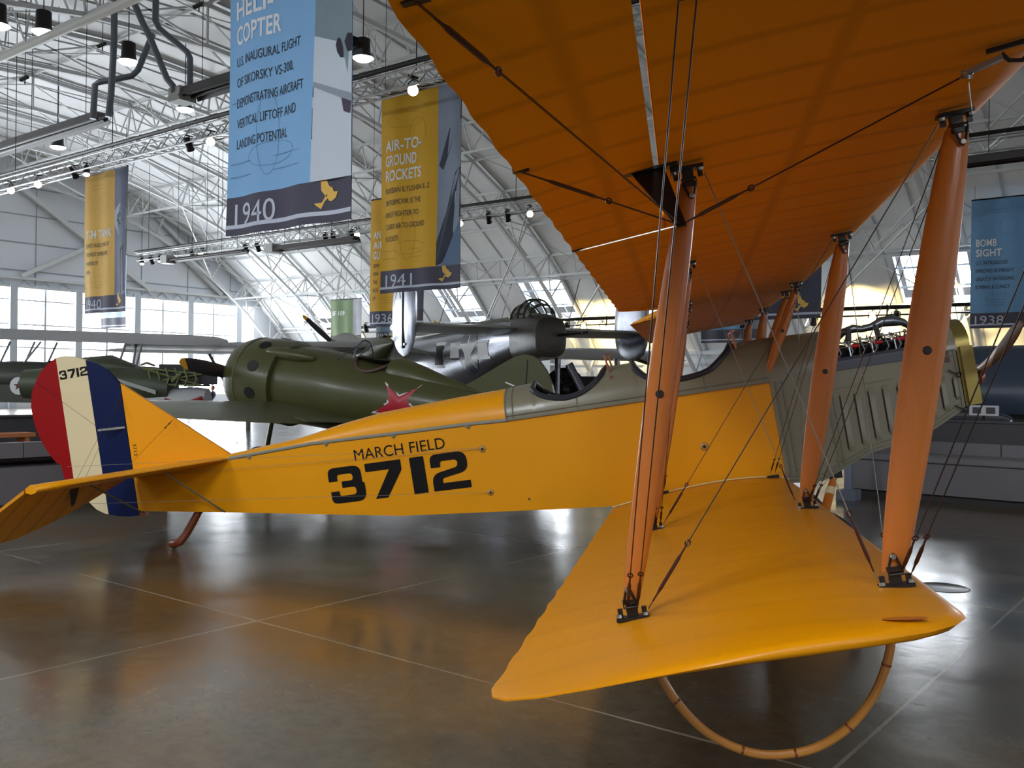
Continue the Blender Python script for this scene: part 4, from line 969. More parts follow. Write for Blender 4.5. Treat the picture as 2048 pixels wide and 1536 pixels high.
def spot_light(px, py, Y, kind, label, sc=1.0, beam=None):
    p = aty(px, py, Y)
    t = thing('spotlight', label, 'spotlight', p, 0, 'spotlights on the lighting trusses')
    if kind == 'B': d = (Vector((0, 0, CAM_H)) - p).normalized()
    elif kind == 'W': d = Vector((.45, -.25, -.85)).normalized()
    else: d = Vector((-.3, .6, -.75)).normalized()
    b = MB(); b.lathe([(.0, -.20), (.06, -.20), (.085, -.15), (.085, .06), (.10, .10), (.10, .13)], (0, 0, 0), d, 14); b.build('housing', m_can, t)
    l = MB(); l.lathe([(0, .115), (.092, .11)], (0, 0, 0), d, 14); l.build('lens', m_lensw if kind == 'B' else (m_lensc if kind == 'W' else m_lensd), t)
    y = MB(); y.tube([(-.115, 0, 0), (-.115, 0, .14), (0, 0, .19), (.115, 0, .14), (.115, 0, 0)], .012, 6); y.tube([(0, 0, .19), (0, 0, .22)], .018, 6); y.box((0, 0, .23), (.06, .2, .03)); y.build('yoke', m_can, t)
    for o in t.children: o.scale = (sc, sc, sc)
    if beam:
        L = bpy.data.lights.new('beam', 'SPOT'); L.energy = beam[1]; L.color = (1, .74, .30); L.spot_size = 1.5; L.spot_blend = .9; L.shadow_soft_size = .1
        o = bpy.data.objects.new('beam', L); COL.objects.link(o); o.parent = t; o.location = (0, .15, 0); o.rotation_euler = Vector(beam[0]).to_track_quat('-Z', 'Y').to_euler()
K = {'B': 'lit warm spotlight', 'W': 'spotlight with a small white lens', 'D': 'dark spotlight facing away'}
for i, (px, py, k, w) in enumerate([(22, 381, 'B', 'at the far left of the near truss'), (76, 369, 'B', 'second from the left on the near truss'), (148, 347, 'D', 'just left of the top of the T-34 TANK banner'), (173, 343, 'W', 'over the top corner of the T-34 TANK banner'), (378, 291, 'D', 'near the left edge of the HELI-COPTER banner'), (421, 284, 'B', 'beside the left edge of the HELI-COPTER banner'), (826, 181, 'B', 'over the top of the AIR-TO-GROUND ROCKETS banner')]):
    spot_light(px, py, 13.35, k, K[k] + ' ' + w, 1.15 if k == 'B' else 1)
for i, (px, py, k, w) in enumerate([(284, 524, 'W', 'at the left end of the far truss'), (303, 522, 'D', 'second from the left end of the far truss'), (320, 519, 'W', 'third from the left end of the far truss'), (348, 516, 'B', 'fourth from the left end of the far truss'), (385, 511, 'D', 'fifth from the left end of the far truss'), (402, 509, 'B', 'sixth from the left end of the far truss'), (492, 498, 'D', 'on the far truss under the 1940 of the HELI-COPTER banner'), (516, 496, 'D', 'on the far truss right of the 1940 of the HELI-COPTER banner'), (651, 478, 'D', 'under the gold bird of the HELI-COPTER banner, left of a pair'), (667, 476, 'D', 'under the gold bird of the HELI-COPTER banner, right of a pair'), (704, 472, 'D', 'under the right corner of the HELI-COPTER banner'), (714, 470, 'B', 'just past the right corner of the HELI-COPTER banner'), (920, 447, 'B', 'right of the AIR-TO-GROUND ROCKETS banner'), (977, 438, 'D', 'on the far truss between two lit lamps, left of a pair'), (1015, 434, 'D', 'on the far truss between two lit lamps, right of a pair'), (1060, 428, 'B', 'on the far truss beside the edge of the upper wing')]):
    spot_light(px, py, 25.2, k, K[k] + ' ' + w, 1.2 if k == 'B' else 1.1)
WALLB = ((.0, .9, .05), 2600)
for i, (px, py, k, w, bm_) in enumerate([(612, 655, 'B', 'on the low track above the olive fighter', 1), (732, 657, 'D', 'on the low track left of the silver tail fin', 0), (1117, 655, 'B', 'on the low track beside the bomber gunner dome', 1), (1134, 656, 'D', 'on the low track between lit lamps behind the bomber', 0), (1167, 654, 'B', 'on the low track, middle lit lamp behind the bomber', 1), (1205, 656, 'B', 'on the low track close to the right tail fin of the bomber', 1), (1627, 641, 'D', 'on the low track left of the front inner strut', 0), (1672, 640, 'D', 'on the low track right of the front inner strut', 1), (1745, 636, 'B', 'on the low track above the open engine', 1), (1792, 635, 'D', 'on the low track left of the big front strut', 0), (1885, 633, 'D', 'on the low track beside the radiator cap', 1)]):
    spot_light(px, py, 35.4, k, K[k] + ' ' + w, 1.35, WALLB if bm_ else None)
def bay_lamp(px, py, z, label, sc=1.0):
    d = CF + CR * ((px - 1024) / F_PX) - CU * ((py - 768) / F_PX); p = Vector((0, 0, CAM_H)) + d * ((z - CAM_H) / d.z)
    t = thing('high_bay_lamp', label, 'ceiling lamp', p, 0, 'high bay lamps under the roof')
    b = MB(); b.lathe([(0, .62), (.1, .62), (.19, .58), (.2, .2), (.22, .14), (.27, .06), (.29, .04)], n=18); b.build('housing', m_can, t)
    l = MB(); l.lathe([(0, -.03), (.2, -.02), (.30, .05)], n=20); l.build('lens', m_lensc, t)
    r = MB(); r.tube([(0, 0, .6), (0, 0, roof_z(p.y) - z - .1)], .015, 5); r.build('hanger', m_wire, t)
for px, py, w in ((87, 68, 'behind the white pipe in the top left corner'), (257, 127, 'among the grey pipes left of the HELI-COPTER banner'), (370, 222, 'below the end of the dark heater at the HELI-COPTER banner'), (116, 297, 'under the long dark heater on the left'), (726, 120, 'at the right edge of the HELI-COPTER banner'), (-4, 55, 'cut by the left edge of the photo')):
    bay_lamp(px, py, 10.5, 'white high bay lamp ' + w)
# ---------------------------------------------------------------- heaters, pipes, cameras
m_hood = mat('heater_hood', (96, 92, 92), .45, .4); m_duct = mat('galvanised_pipe', (118, 124, 132), .42, .35, var=.12, vscale=3)
def heater(label, xa, xb, y, z, w=.62, h=.28):
    t = thing('radiant_heater', label, 'heater', (xa, y, z), 0, 'tube heaters under the roof'); L = xb - xa
    b = MB()
    for (y0, z0), (y1, z1) in (((-w / 2, 0), (-w / 4, h)), ((-w / 4, h), (w / 4, h)), ((w / 4, h), (w / 2, 0))):
        b.quad((0, y0, z0), (L, y0, z0), (L, y1, z1), (0, y1, z1)); b.quad((0, y0 * .95, z0 + .01), (L, y0 * .95, z0 + .01), (L, y1 * .95, z1 - .01), (0, y1 * .95, z1 - .01), 1)
    b.build('hood', [m_hood, m_black], t, smooth=False, norm=False)
    b = MB()
    for dy in (-.12, .12): b.tube([(0, dy, .08), (L, dy, .08)], .05, 8)
    b.build('burner_tube', m_black, t)
    b = MB(); b.box((-.25, 0, .12), (.5, .5, .36)); b.build('burner_box', mat('burner_box', (176, 176, 172), .5), t, smooth=False)
    b = MB()
    for k in range(5): b.tube([(L * (k + .5) / 5, 0, h), (L * (k + .5) / 5, 0, roof_z(y) - z - .2)], .01, 5)
    b.build('hanger', m_wire, t)
heater('long dark tube heater at the left edge under the roof', -34.5, -26.1, 14.0, 8.9)
heater('dark tube heater running behind the HELI-COPTER banner', -21.9, -15.6, 14.1, 8.85)
heater('pale tube heater under the far truss, right of its left end', -39.4, -33.8, 24.6, 6.95, .4, .16)
heater('tan tube heater below the HELI-COPTER banner', -31.8, -27.0, 24.7, 6.9, .5, .2)
heater('dark tube heater at the right behind the big front strut', -5.7, 1.0, 24.7, 6.95, .5, .2)
def pipe(name, label, pts, d, r, m=m_duct, group=None):
    o = MB(); P = [at(px, py, d) for px, py in pts]; o.tube(P, r, 10)
    tag(o.build(name, m, None), label, 'pipe', group)
G = 'grey vent pipes below the roof'
pipe('vent_pipe', 'straight grey vent pipe dropping to the left heater', [(229, -40), (228, 85), (222, 190), (217, 234)], 25.0, .085, group=G)
pipe('vent_pipe', 'grey vent pipe slanting down to the heater box at the HELI-COPTER banner', [(255, -25), (285, 45), (300, 75), (334, 158), (346, 172), (348, 184)], 24.6, .085, group=G)
pipe('vent_pipe', 'grey vent pipe with two bends beside the HELI-COPTER banner', [(312, -40), (311, 42), (319, 58), (374, 104), (380, 116), (380, 172)], 24.9, .085, group=G)
pipe('vent_pipe', 'grey vent pipe with a level run ending at the left heater', [(306, 68), (276, 140), (264, 152), (200, 164), (190, 170), (186, 238)], 25.9, .085, group=G)
o = MB(); o.tube([(-34, 8.5, 7.92), (-6, 8.6, 7.98)], .085, 10); tag(o.build('sprinkler_pipe', mat('white_pipe', (232, 232, 226), .35), None), 'thick white pipe crossing the top left corner', 'pipe')
for px, py, d, w in ((205, 89, 27, 'left of the straight vent pipe'), (50, 156, 27, 'near the left edge above the long heater'), (398, 10, 25, 'at the top beside the HELI-COPTER banner')):
    p = at(px, py, d); t = thing('security_camera', 'small black camera under the roof ' + w, 'camera', p, 0, 'small roof cameras'); b = MB(); b.tube([(-.16, -.05, -.04), (.1, .03, .02)], .055, 8); b.build('camera_body', m_can, t); b = MB(); b.tube([(0, 0, 0), (0, 0, -.18)], .02, 6); b.tube([(0, 0, 0), (.02, 0, roof_z(p.y) - p.z - .3)], .012, 5); b.build('mount', m_hood, t)
# ---------------------------------------------------------------- benches and barrier
m_vinyl = mat('grey_vinyl', (122, 118, 122), .5, var=.06, vscale=3); m_vinyl2 = mat('dark_grey_vinyl', (74, 72, 76), .5); m_kick = mat('kick_board', (60, 56, 54), .5)
def bench(label, o, ang, L, back=True, seams=(1.9, 3.8, 5.7)):
    t = thing('gallery_bench', label, 'bench', o, ang)
    b = MB(); b.box((L / 2, .34, .05), (L - .06, .5, .10)); b.build('plinth', m_kick, t, smooth=False)
    b = MB(); b.box((L / 2, .30, .31), (L, .60, .42)); b.build('base_panel', m_vinyl, t, smooth=False)
    b = MB(); b.grid([[(x, y, z) for y, z in ((.6, .525), (0.0, .525), (-.02, .54), (-.02, .59), (0.0, .62), (.04, .635), (.6, .635))] for x in (0, L)], False, 0); b.poly([(0, y, z) for y, z in ((.6, .525), (0, .525), (-.02, .54), (-.02, .59), (0, .62), (.04, .635), (.6, .635))]); b.build('seat_cushion', m_vinyl, t)
    if back:
        b = MB(); xs_ = [0] + [s for s in seams if s < L] + [L]
        for a, c in zip(xs_, xs_[1:]): b.box(((a + c) / 2, .56, .715), (c - a - .012, .12, .175))
        b.build('backrest', m_vinyl, t, smooth=False)
    return t
bench('long grey upholstered bench beyond the engine on the right', (-4.62, 13.86, 0), -.03, 9)
b = MB(); b.box((.6, 15.35, .53), (10.2, .10, 1.06)); b.box((.6, 15.35, 1.075), (10.2, .16, .03)); o = tag(b.build('partition_panel', m_vinyl2, None, smooth=False), 'dark grey partition standing behind the right bench', 'partition')
bench('grey bench standing behind the rudder at the left edge', (-11.75, 7.0, 0), -math.pi / 2, 5.3)
b = MB(); b.box((-13.6, 5.0, .5), (.1, 3.4, 1.0)); b.box((-13.6, 5.0, 1.01), (.16, 3.4, .03)); tag(b.build('partition_panel', m_vinyl2, None, smooth=False), 'grey partition behind the bench at the left edge', 'partition')
t = thing('wooden_stool', 'orange wooden seat between the left bench and its partition', 'seat', (-12.9, 5.2, 0)); m_ow = mat('orange_oak', (196, 120, 70), .4)
b = MB(); b.box((0, 0, .79), (.3, 1.6, .05)); b.build('top', m_ow, t, smooth=False)
for y in (-.7, .7):
    b = MB(); b.box((0, y, .385), (.26, .06, .77)); b.build('leg', m_ow, t, smooth=False)
p = aty(1697, 1000, 13.25); t = thing('barrier_post', 'blue grey post on a square base beyond the engine', 'post', (p.x, p.y, 0)); m_post = mat('post_blue_grey', (132, 140, 158), .45)
b = MB(); b.box((0, 0, .07), (.26, .26, .14)); b.build('base', m_post, t, smooth=False); b = MB(); b.box((0, 0, .6), (.10, .10, .95)); b.build('shaft', m_post, t, smooth=False); b = MB(); b.box((0, .02, 1.1), (.5, .06, .36)); b.build('sign_plate', m_post, t, smooth=False)
p = aty(1968, 821, 16.3); t = thing('sign_stand', 'small white notice with dark pictures by the navy wing', 'sign', (p.x, p.y, 0)); b = MB(); b.box((0, 0, p.z), (.42, .04, .16)); b.build('notice', mat('notice_white', (216, 216, 220), .5), t, smooth=False)
b = MB(); b.box((-.1, -.023, p.z), (.12, .006, .1)); b.box((.1, -.023, p.z), (.13, .006, .1)); b.build('picture', m_vinyl2, t, smooth=False); b = MB(); b.bar((0, 0, 0), (0, 0, p.z - .08), .05); b.box((0, 0, .02), (.3, .3, .04)); b.build('stand', m_black, t, smooth=False)
# ---------------------------------------------------------------- other aircraft in the hall
m_ol = mat('olive_green', (80, 80, 46), .36, var=.10, vscale=2.2, coat=.12, spec=.35); m_ol2 = mat('olive_green_dull', (84, 88, 58), .42, var=.08, vscale=2); m_dk = mat('dark_void', (12, 11, 12), .6)
m_starr = mat('star_red', (178, 26, 44), .4); m_starw = mat('star_white', (228, 228, 228), .45)
m_alu = mat('weathered_aluminium', (122, 124, 132), .26, .9, var=.25, vscale=5, bump=.12, bscale=3); m_bol = mat('bomber_olive', (66, 68, 44), .38, var=.12, vscale=3, coat=.08, spec=.3); m_can2 = mat('canvas_cover', (58, 52, 42), .38, var=.2, vscale=5, bump=.5, bscale=6)
def craft(name, label, o, yaw, pit, cat='aircraft'):
    t = thing(name, label, cat)
    X = Vector((math.cos(yaw) * math.cos(pit), math.sin(yaw) * math.cos(pit), math.sin(pit))); Y = Vector((-math.sin(yaw), math.cos(yaw), 0)); frame(t, X, Y, X.cross(Y), Vector(o)); return t
def body(name, st, m, parent, n=28, cap=True, p=2.0):
    'loft through (x, half width, half height, centre z)'
    b = MB(); rows = []
    for x, w, h, z in st:
        r = []
        for k in range(n):
            a = 2 * math.pi * k / n; c, s_ = math.cos(a), math.sin(a)
            r.append((x, w * math.copysign(abs(c) ** (2 / p), c), z + h * math.copysign(abs(s_) ** (2 / p), s_)))
        rows.append(r)
    b.grid(rows, True, 0, cap); return b.build(name, m, parent, angle=40)
def aero(name, m, parent, st, n=10, thick=.12):
    'wing from (y, x leading edge, x trailing edge, z, twist) stations'
    b = MB(); rows = []
    us = [0, .02, .07, .16, .3, .5, .75, 1]
    for s_ in st:
        y, xl, xt, z = s_[:4]; tw = s_[4] if len(s_) > 4 else 0; th = thick * abs(xl - xt)
        f = lambda u: th / 2 * (2.6 * math.sqrt(u) * (1 - u) + .05 * (1 - u) + .02)
        row = [(xl + (xt - xl) * u, y, z + f(u) * 1.15 + tw * u) for u in us[::-1]] + [(xl + (xt - xl) * u, y, z - f(u) * .85 + tw * u) for u in us[1:]]
        rows.append(row)
    b.grid(rows, True, 0, True); return b.build(name, m, parent, angle=45)
# ---- olive fighter with the red star
A = craft('fighter_plane', 'stubby olive green fighter with a red star, behind the yellow fuselage', (-13.35, 9.79, 1.63), 3.32, .12)
cw = body('engine_cowl', [(-.12, .40, .40, 0), (-.02, .47, .47, 0), (0, .53, .53, 0), (-.03, .585, .585, 0), (-.12, .625, .625, 0), (-.3, .665, .665, 0), (-.7, .70, .70, 0), (-1.06, .70, .70, 0), (-1.07, .66, .66, 0)], m_ol, A, 40)
for ang, x in ((56, -.68), (20, -.70), (-16, -.70), (100, -.7)):
    a = math.radians(ang); P = Vector((x, math.cos(a) * .695, math.sin(a) * .695)); tt = Vector((0, -math.sin(a), math.cos(a))); nn = Vector((0, math.cos(a), math.sin(a)))
    e = MB(); pts = [P + Vector((-.13 * u, 0, 0)) + tt * v + nn * .012 for u, v in ((-.8, 0), (-.5, .075), (.1, .095), (.7, .06), (1, 0), (.7, -.06), (.1, -.095), (-.5, -.075))]; e.prism(pts, -nn * .03); e.build('exhaust_port', m_dk, A, smooth=False)
rg = MB(); rg.tube([(-.31, math.cos(t_) * .672, math.sin(t_) * .672) for t_ in [6.2832 * k / 48 for k in range(48)]], .010, 5, closed=True, flat=.5); rg.build('cowl_band', mat('band_worn', (170, 172, 150), .35, .3), cw)
F1 = [(-1.0, .61, .62, 0), (-1.4, .615, .63, .0), (-2.0, .60, .62, .0), (-2.5, .565, .55, .0), (-3.0, .50, .50, .01), (-3.6, .41, .43, .02), (-4.2, .30, .34, .03), (-4.8, .19, .24, .05), (-5.3, .10, .15, .06), (-5.72, .03, .05, .07)]
fu = body('fuselage', F1, m_ol, A, 40)
for s_ in (1, -1):
    sp = MB(); sp.ball((-1.25, .45 * s_, .49), .2, 12, 8, sc=(2.6, .5, .5)); sp.build('gun_fairing', m_ol, A)
hd = MB(); rows = []
for x, w, zt in ((-3.0, .27, .655), (-3.06, .275, .665), (-3.2, .265, .655), (-3.5, .22, .59), (-3.9, .16, .49), (-4.3, .09, .405), (-4.7, .03, .33)):
    zb_ = lerp([-5.72, -4.8, -4.2, -3.6, -3.0], [.1, .22, .30, .38, .44], x) - .05
    rows.append([(x, w * math.cos(t_), zb_ + (zt - zb_) * max(0, math.sin(t_)) ** .8) for t_ in [math.pi * k / 14 for k in range(15)]])
hd.grid(rows, False, 0); hd.poly(rows[0]); hd.build('headrest', m_ol, A, angle=50)
ck = MB(); ck.grid([[(-2.68 + .34 * math.cos(t_) * k, .33 * math.sin(t_) * k, .60 - .10 * (1 - k)) for t_ in [6.2832 * j / 24 for j in range(24)]] for k in (1, .6, .01)], True); ck.build('cockpit_opening', m_dk, A)
ck = MB(); ck.tube([(-2.68 + .36 * math.cos(t_), .37 * math.sin(t_), .56 - .19 * abs(math.sin(t_)) ** 2 + .035) for t_ in [6.2832 * j / 30 for j in range(30)]], .028, 6, closed=True); ck.build('cockpit_rim', mat('brown_rim', (84, 56, 46), .5), A)
ws = MB(); rows = []
for k in range(9):
    t_ = math.radians(-80 + 160 * k / 8); rows.append([(-2.02 - .1 * abs(math.sin(t_)), .33 * math.sin(t_), .50 + .08 * math.cos(t_)), (-2.36, .26 * math.sin(t_), .52 + .34 * math.cos(t_))])
ws.grid(rows); w_ = ws.build('windscreen', glass('canopy_glass', (.93, .96, .96), .18), A, norm=False)
fr = MB(); fr.tube([r[1] for r in rows], .014, 6); fr.tube([r[0] for r in rows], .012, 6)
for k in (2, 6): fr.tube(rows[k], .010, 5)
fr.build('windscreen_frame', m_alu, w_)
for s_ in (1, -1):
    aero('wing', m_ol, A, [(s_ * y, xl, xt, z) for y, xl, xt, z in ((.35, -.92, -3.15, -.36), (.7, -.92, -3.0, -.37), (1.0, -.94, -2.95, -.36), (1.6, -.97, -2.9, -.34), (2.6, -1.05, -2.78, -.30), (3.6, -1.17, -2.56, -.26), (4.1, -1.28, -2.38, -.24), (4.35, -1.42, -2.18, -.23), (4.46, -1.6, -1.95, -.225))], thick=.10)
    aero('stabilizer', m_ol, A, [(s_ * .1, -4.62, -5.55, .10), (s_ * 1.2, -4.8, -5.5, .10), (s_ * 1.6, -5.0, -5.35, .10)], thick=.07)
    b = MB(); b.tube([(-1.25 + .30 * math.cos(t_), s_ * .85, -1.33 + .30 * math.sin(t_)) for t_ in [6.2832 * k / 24 for k in range(24)]], .07, 8, closed=True); b.lathe([(0, .05), (.26, .03)], (-1.25, s_ * .85, -1.33), (0, s_, 0), 20); b.build('wheel', mat('black_rubber', (34, 34, 36), .6), A)
    b = MB(); b.tube([(-1.25, s_ * .78, -1.33), (-1.3, s_ * .72, -.38)], .04, 8); b.build('undercarriage_leg', m_ol, A)
fl_ = MB(); fl_.prism([(-2.72, .64, -.31), (-2.72, 1.9, -.26), (-2.95, 1.9, -.285), (-3.1, .64, -.33)], (0, 0, .012)); fl_.build('flap_gap', m_ol2, A, smooth=False)
FN = [(-4.1, .30), (-4.45, .52), (-4.85, .80), (-5.02, .91), (-5.16, .965), (-5.3, .96), (-5.42, .91), (-5.55, .78), (-5.66, .60), (-5.75, .38), (-5.79, .15), (-5.76, -.05), (-5.3, -.08), (-4.4, .1)]
b = MB(); b.prism([(x, -.03, z) for x, z in FN], (0, .06, 0)); fo = b.build('fin', m_ol, A, smooth=False)
b = MB(); b.prism([(-5.235, .032, .90), (-5.25, .032, .90), (-5.30, .032, .1), (-5.285, .032, .1)], (0, .004, 0)); b.build('rudder_gap', m_dk, fo, smooth=False)
b = MB()
for x, z in ((-5.0, .52), (-5.5, .50)): b.prism([(x + .07, .031, z + .025), (x - .09, .031, z - .01), (x - .09, .031, z - .03), (x + .07, .031, z + .005)], (0, .003, 0))
b.build('stencil_mark', m_starw, fo, smooth=False)
def surf_y(x, z):
    w = lerp([-5.72, -5.3, -4.8, -4.2, -3.6, -3.0, -2.5, -2.0, -1.4], [.03, .1, .19, .30, .41, .50, .565, .60, .615], x); h = lerp([-5.72, -5.3, -4.8, -4.2, -3.6, -3.0, -2.5, -2.0, -1.4], [.05, .15, .24, .34, .43, .50, .55, .62, .63], x); zc = lerp([-5.72, -5.3, -4.8, -4.2, -3.6, -3.0, -2.5, -2.0], [.07, .06, .05, .03, .02, .01, 0, 0], x)
    return w * math.sqrt(max(0, 1 - min(1, abs(z - zc) / h) ** 2))
def star(name, m, cx, cz, R, rot, o, kx=1.0, k=.40):
    b = MB(); pts = []
    for i in range(10):
        a = math.radians(rot + 36 * i); r = R if i % 2 == 0 else R * k
        pts.append((cx - r * math.cos(a) * kx, cz + r * math.sin(a)))
    ce = (cx, cz); P = lambda p: (p[0], surf_y(p[0], p[1]) * 1.004 + o, p[1])
    for i in range(10):
        a, c = pts[i], pts[(i + 1) % 10]
        for t0 in range(5):
            u0, u1 = t0 / 5, (t0 + 1) / 5; L = lambda p, u: (ce[0] + (p[0] - ce[0]) * u, ce[1] + (p[1] - ce[1]) * u)
            b.poly([P(L(a, u0)), P(L(a, u1)), P(L(c, u1)), P(L(c, u0))] if t0 else [P(ce), P(L(a, u1)), P(L(c, u1))])
    return b.build(name, m, A, norm=False)
star('red_star_border', m_starw, -3.42, -.03, .43, 58, .004, 1.15); star('red_star', m_starr, -3.42, -.03, .37, 58, .008, 1.15)
pb = MB(); HUB = Vector((.12, 0, 0)); pb.lathe([(0, .3), (.08, .26), (.16, .1), (.18, -.15)], HUB, (1, 0, 0), 16); ph_ = pb.build('propeller_hub', m_ol2, A)
def prop_blade(parent, hub, ang, R, ch, m, mt_, tipf=.88):
    rd = Vector((0, math.cos(ang), math.sin(ang))); td = Vector((0, -math.sin(ang), math.cos(ang))); cd = td * .80 + Vector((.6, 0, 0)); nd = Vector((.8, 0, 0)) - td * .6
    def part(r0, r1, mm, nm, k):
        b = MB(); rows = []
        for i in range(9):
            f = r0 + (r1 - r0) * i / 8; c = ch * lerp([0, .15, .3, .6, .85, .95, 1], [.35, .5, .9, 1, .85, .6, .1], f) * k; th = lerp([0, .3, 1], [.3, .14, .05], f) * ch * k
            rows.append([hub + rd * (R * f) + cd * (c / 2 * math.cos(a)) + nd * (th / 2 * math.sin(a)) for a in [6.2832 * j / 12 for j in range(12)]])
        b.grid(rows, True, 0, True); b.build(nm, mm, parent, angle=60)
    part(.05, tipf, m, 'propeller_blade', 1); part(tipf - .005, 1, mt_, 'blade_tip', 1.02)
m_pblk = mat('propeller_black', (30, 28, 40), .4); m_ptip = mat('tip_yellow', (240, 176, 30), .45)
prop_blade(ph_, HUB, math.radians(7), 1.40, .30, m_pblk, m_ptip, .90); prop_blade(ph_, HUB, math.radians(187), 1.40, .30, m_pblk, m_ptip, .90)
# ---- twin-tailed bomber
B = craft('bomber_plane', 'large silver and olive twin-tailed bomber with a white star', (-15.3, 19.95, 2.94), 2.65, 0.0)
body('fuselage', [(-1.0, .40, .42, -.12), (-.6, .47, .52, -.15), (0, .52, .60, -.20), (1.2, .57, .72, -.32), (2.6, .64, .84, -.48), (4.6, .72, .93, -.66), (7, .75, .98, -.75), (9.5, .75, .98, -.78), (12, .70, .9, -.8), (14.2, .45, .6, -.85), (15, .1, .15, -.9)], m_alu, B, 36, p=2.3)
body('top_deck', [(-.7, .36, .12, .24), (.5, .42, .12, .30), (2.6, .5, .15, .26), (4.6, .55, .16, .16), (7, .6, .2, .12), (9, .62, .5, .15), (11, .55, .55, .1), (12.5, .3, .3, -.1)], m_bol, B)
body('turret_cover', [(-1.75, .30, .36, -.22), (-1.70, .43, .50, -.22), (-1.3, .50, .58, -.20), (-.85, .52, .62, -.18), (-.3, .53, .63, -.2)], m_can2, B, 28, p=3)
cn = MB(); rows = []
for x, w, h in ((.9, .10, .05), (.4, .30, .22), (-.1, .40, .42), (-.6, .43, .52), (-.95, .42, .50), (-1.2, .36, .36), (-1.38, .25, .14)):
    rows.append([(x, w * math.cos(t_), .28 + h * math.sin(t_)) for t_ in [math.pi * k / 14 for k in range(15)]])
cn.grid(rows); co = cn.build('gunner_canopy', glass('canopy_glass', (.93, .96, .96), .18), B, norm=False)
f_ = MB()
for r in (rows[2], rows[3], rows[4], rows[5]): f_.tube(r, .028, 6)
for k in (0, 4, 10, 14): f_.tube([r[k] for r in rows], .022, 5)
f_.build('canopy_frame', m_bol, co); b = MB(); b.grid([[Vector((p[0], p[1] * .98, .28 + (p[2] - .28) * .97)) for p in r] for r in rows[:3]]); b.build('canopy_fairing', m_bol, co, norm=False)
b = MB(); b.tube([(-1.5, -.1, -.18), (-2.5, -.45, -.12)], .035, 8); b.tube([(-1.5, -.3, -.16), (-2.5, -.65, -.10)], .035, 8); b.build('gun_barrel', m_black, B)
for s_ in (1, -1):
    aero('stabilizer', m_bol, B, [(s_ * .3, 1.45, -.75, .02), (s_ * 1.5, 1.3, -.8, .02), (s_ * 3.35, 1.05, -.75, .02)], thick=.12)
    FO = [(-.9, -.30), (-.75, -.55), (-.45, -.70), (0, -.74), (.45, -.62), (.75, -.35), (.85, 0), (.83, .6), (.72, 1.2), (.5, 1.65), (.2, 1.84), (-.15, 1.87), (-.5, 1.72), (-.8, 1.3), (-.95, .7), (-.98, .2)]
    b = MB(); c = Vector((0, s_ * 3.32, .5))
    ring = [[Vector((x, s_ * (3.3 + o), z)) if k == 1 else Vector((x * k, s_ * (3.3 + o), .5 + (z - .5) * k)) for x, z in FO] for k, o in ((.5, .10), (.9, .07), (1, .0), (.9, -.07), (.5, -.10))]
    b.grid(ring, True, 0, True); fo = b.build('tail_fin', m_alu, B, angle=50)
    b = MB(); y = s_ * 3.41
    b.prism([(-.22, y - .06, z) for z in (1.62,)] + [(-.26, y - .06, 1.62), (-.30, y - .06, -.55), (-.26, y - .06, -.55)], (0, .075, 0)); b.build('rudder_gap', m_dk, fo, smooth=False)
    if s_ > 0:
        b = MB(); put_text(b, 'A', .62, lambda u, v: (.50 - u * 1.0, 3.412, .72 + v), .52, .01); b.build('letter', m_starw, fo, smooth=False, norm=False)
    b = MB(); b.box((-.2, s_ * 3.36, -.45), (.5, .10, .06)); b.build('trim_tab', m_alu, fo)
    aero('wing', m_bol, B, [(s_ * .5, 8.6, 5.4, -.55), (s_ * 2.4, 8.5, 5.4, -.35), (s_ * 5, 8.1, 5.9, -.35), (s_ * 9.6, 7.5, 6.5, -.45)], thick=.15)
    nc = body('engine_nacelle', [(3.9, .05, .05, -.25), (4.6, .3, .3, -.35), (6, .55, .55, -.55), (8, .62, .66, -.6), (9.6, .66, .66, -.35), (10.0, .58, .58, -.35)], m_bol, B)
    nc.location.y = s_ * 2.4
    h_ = Vector((10.15, s_ * 2.4, -.35)); b = MB(); b.lathe([(0, .3), (.12, .2), (.16, 0)], h_, (1, 0, 0), 12); hb = b.build('propeller_hub', m_black, B)
    for k in range(3): prop_blade(hb, h_, math.radians(41 + 120 * k), 1.9, .28, m_pblk, m_ptip, .9)
    b = MB(); b.tube([(7.6, s_ * 2.4, -1.0), (7.9, s_ * 2.4, -2.5)], .09, 8); b.build('undercarriage_leg', m_alu, B)
    b = MB(); b.lathe([(0, .14), (.4, .14), (.56, .09), (.58, 0), (.56, -.09), (.4, -.14), (0, -.14)], (7.95, s_ * 2.3, -2.45), (0, 1, 0), 24); b.build('wheel', mat('black_rubber', (34, 34, 36), .6), B)
def bom(x, z): # port side surface
    w = lerp([1.2, 2.6, 4.6, 7], [.57, .64, .72, .75], x); h = lerp([1.2, 2.6, 4.6, 7], [.72, .84, .93, .98], x); c = lerp([1.2, 2.6, 4.6, 7], [-.32, -.48, -.66, -.75], x)
    return w * max(0, 1 - min(1, abs(z - c) / h) ** 2.3) ** (1 / 2.3)
m_navy = mat('insignia_navy', (24, 28, 52), .35, coat=.3)
def patch(name, m, pts, o, n=6):
    b = MB(); cx = sum(p[0] for p in pts) / len(pts); cz = sum(p[1] for p in pts) / len(pts); N = len(pts)
    for i in range(N):
        a, c = pts[i], pts[(i + 1) % N]
        for k in range(n):
            q_ = []
            for p, u in ((a, k / n), (a, (k + 1) / n), (c, (k + 1) / n), (c, k / n)):
                x = cx + (p[0] - cx) * u; z = cz + (p[1] - cz) * u; q_.append((x, bom(x, z) + o, z))
            b.poly(q_ if k else q_[:3] if False else [q_[0], q_[1], q_[2]])
    return b.build(name, m, B, norm=False)
CX, CZ, R_ = 2.4, -.46, .66
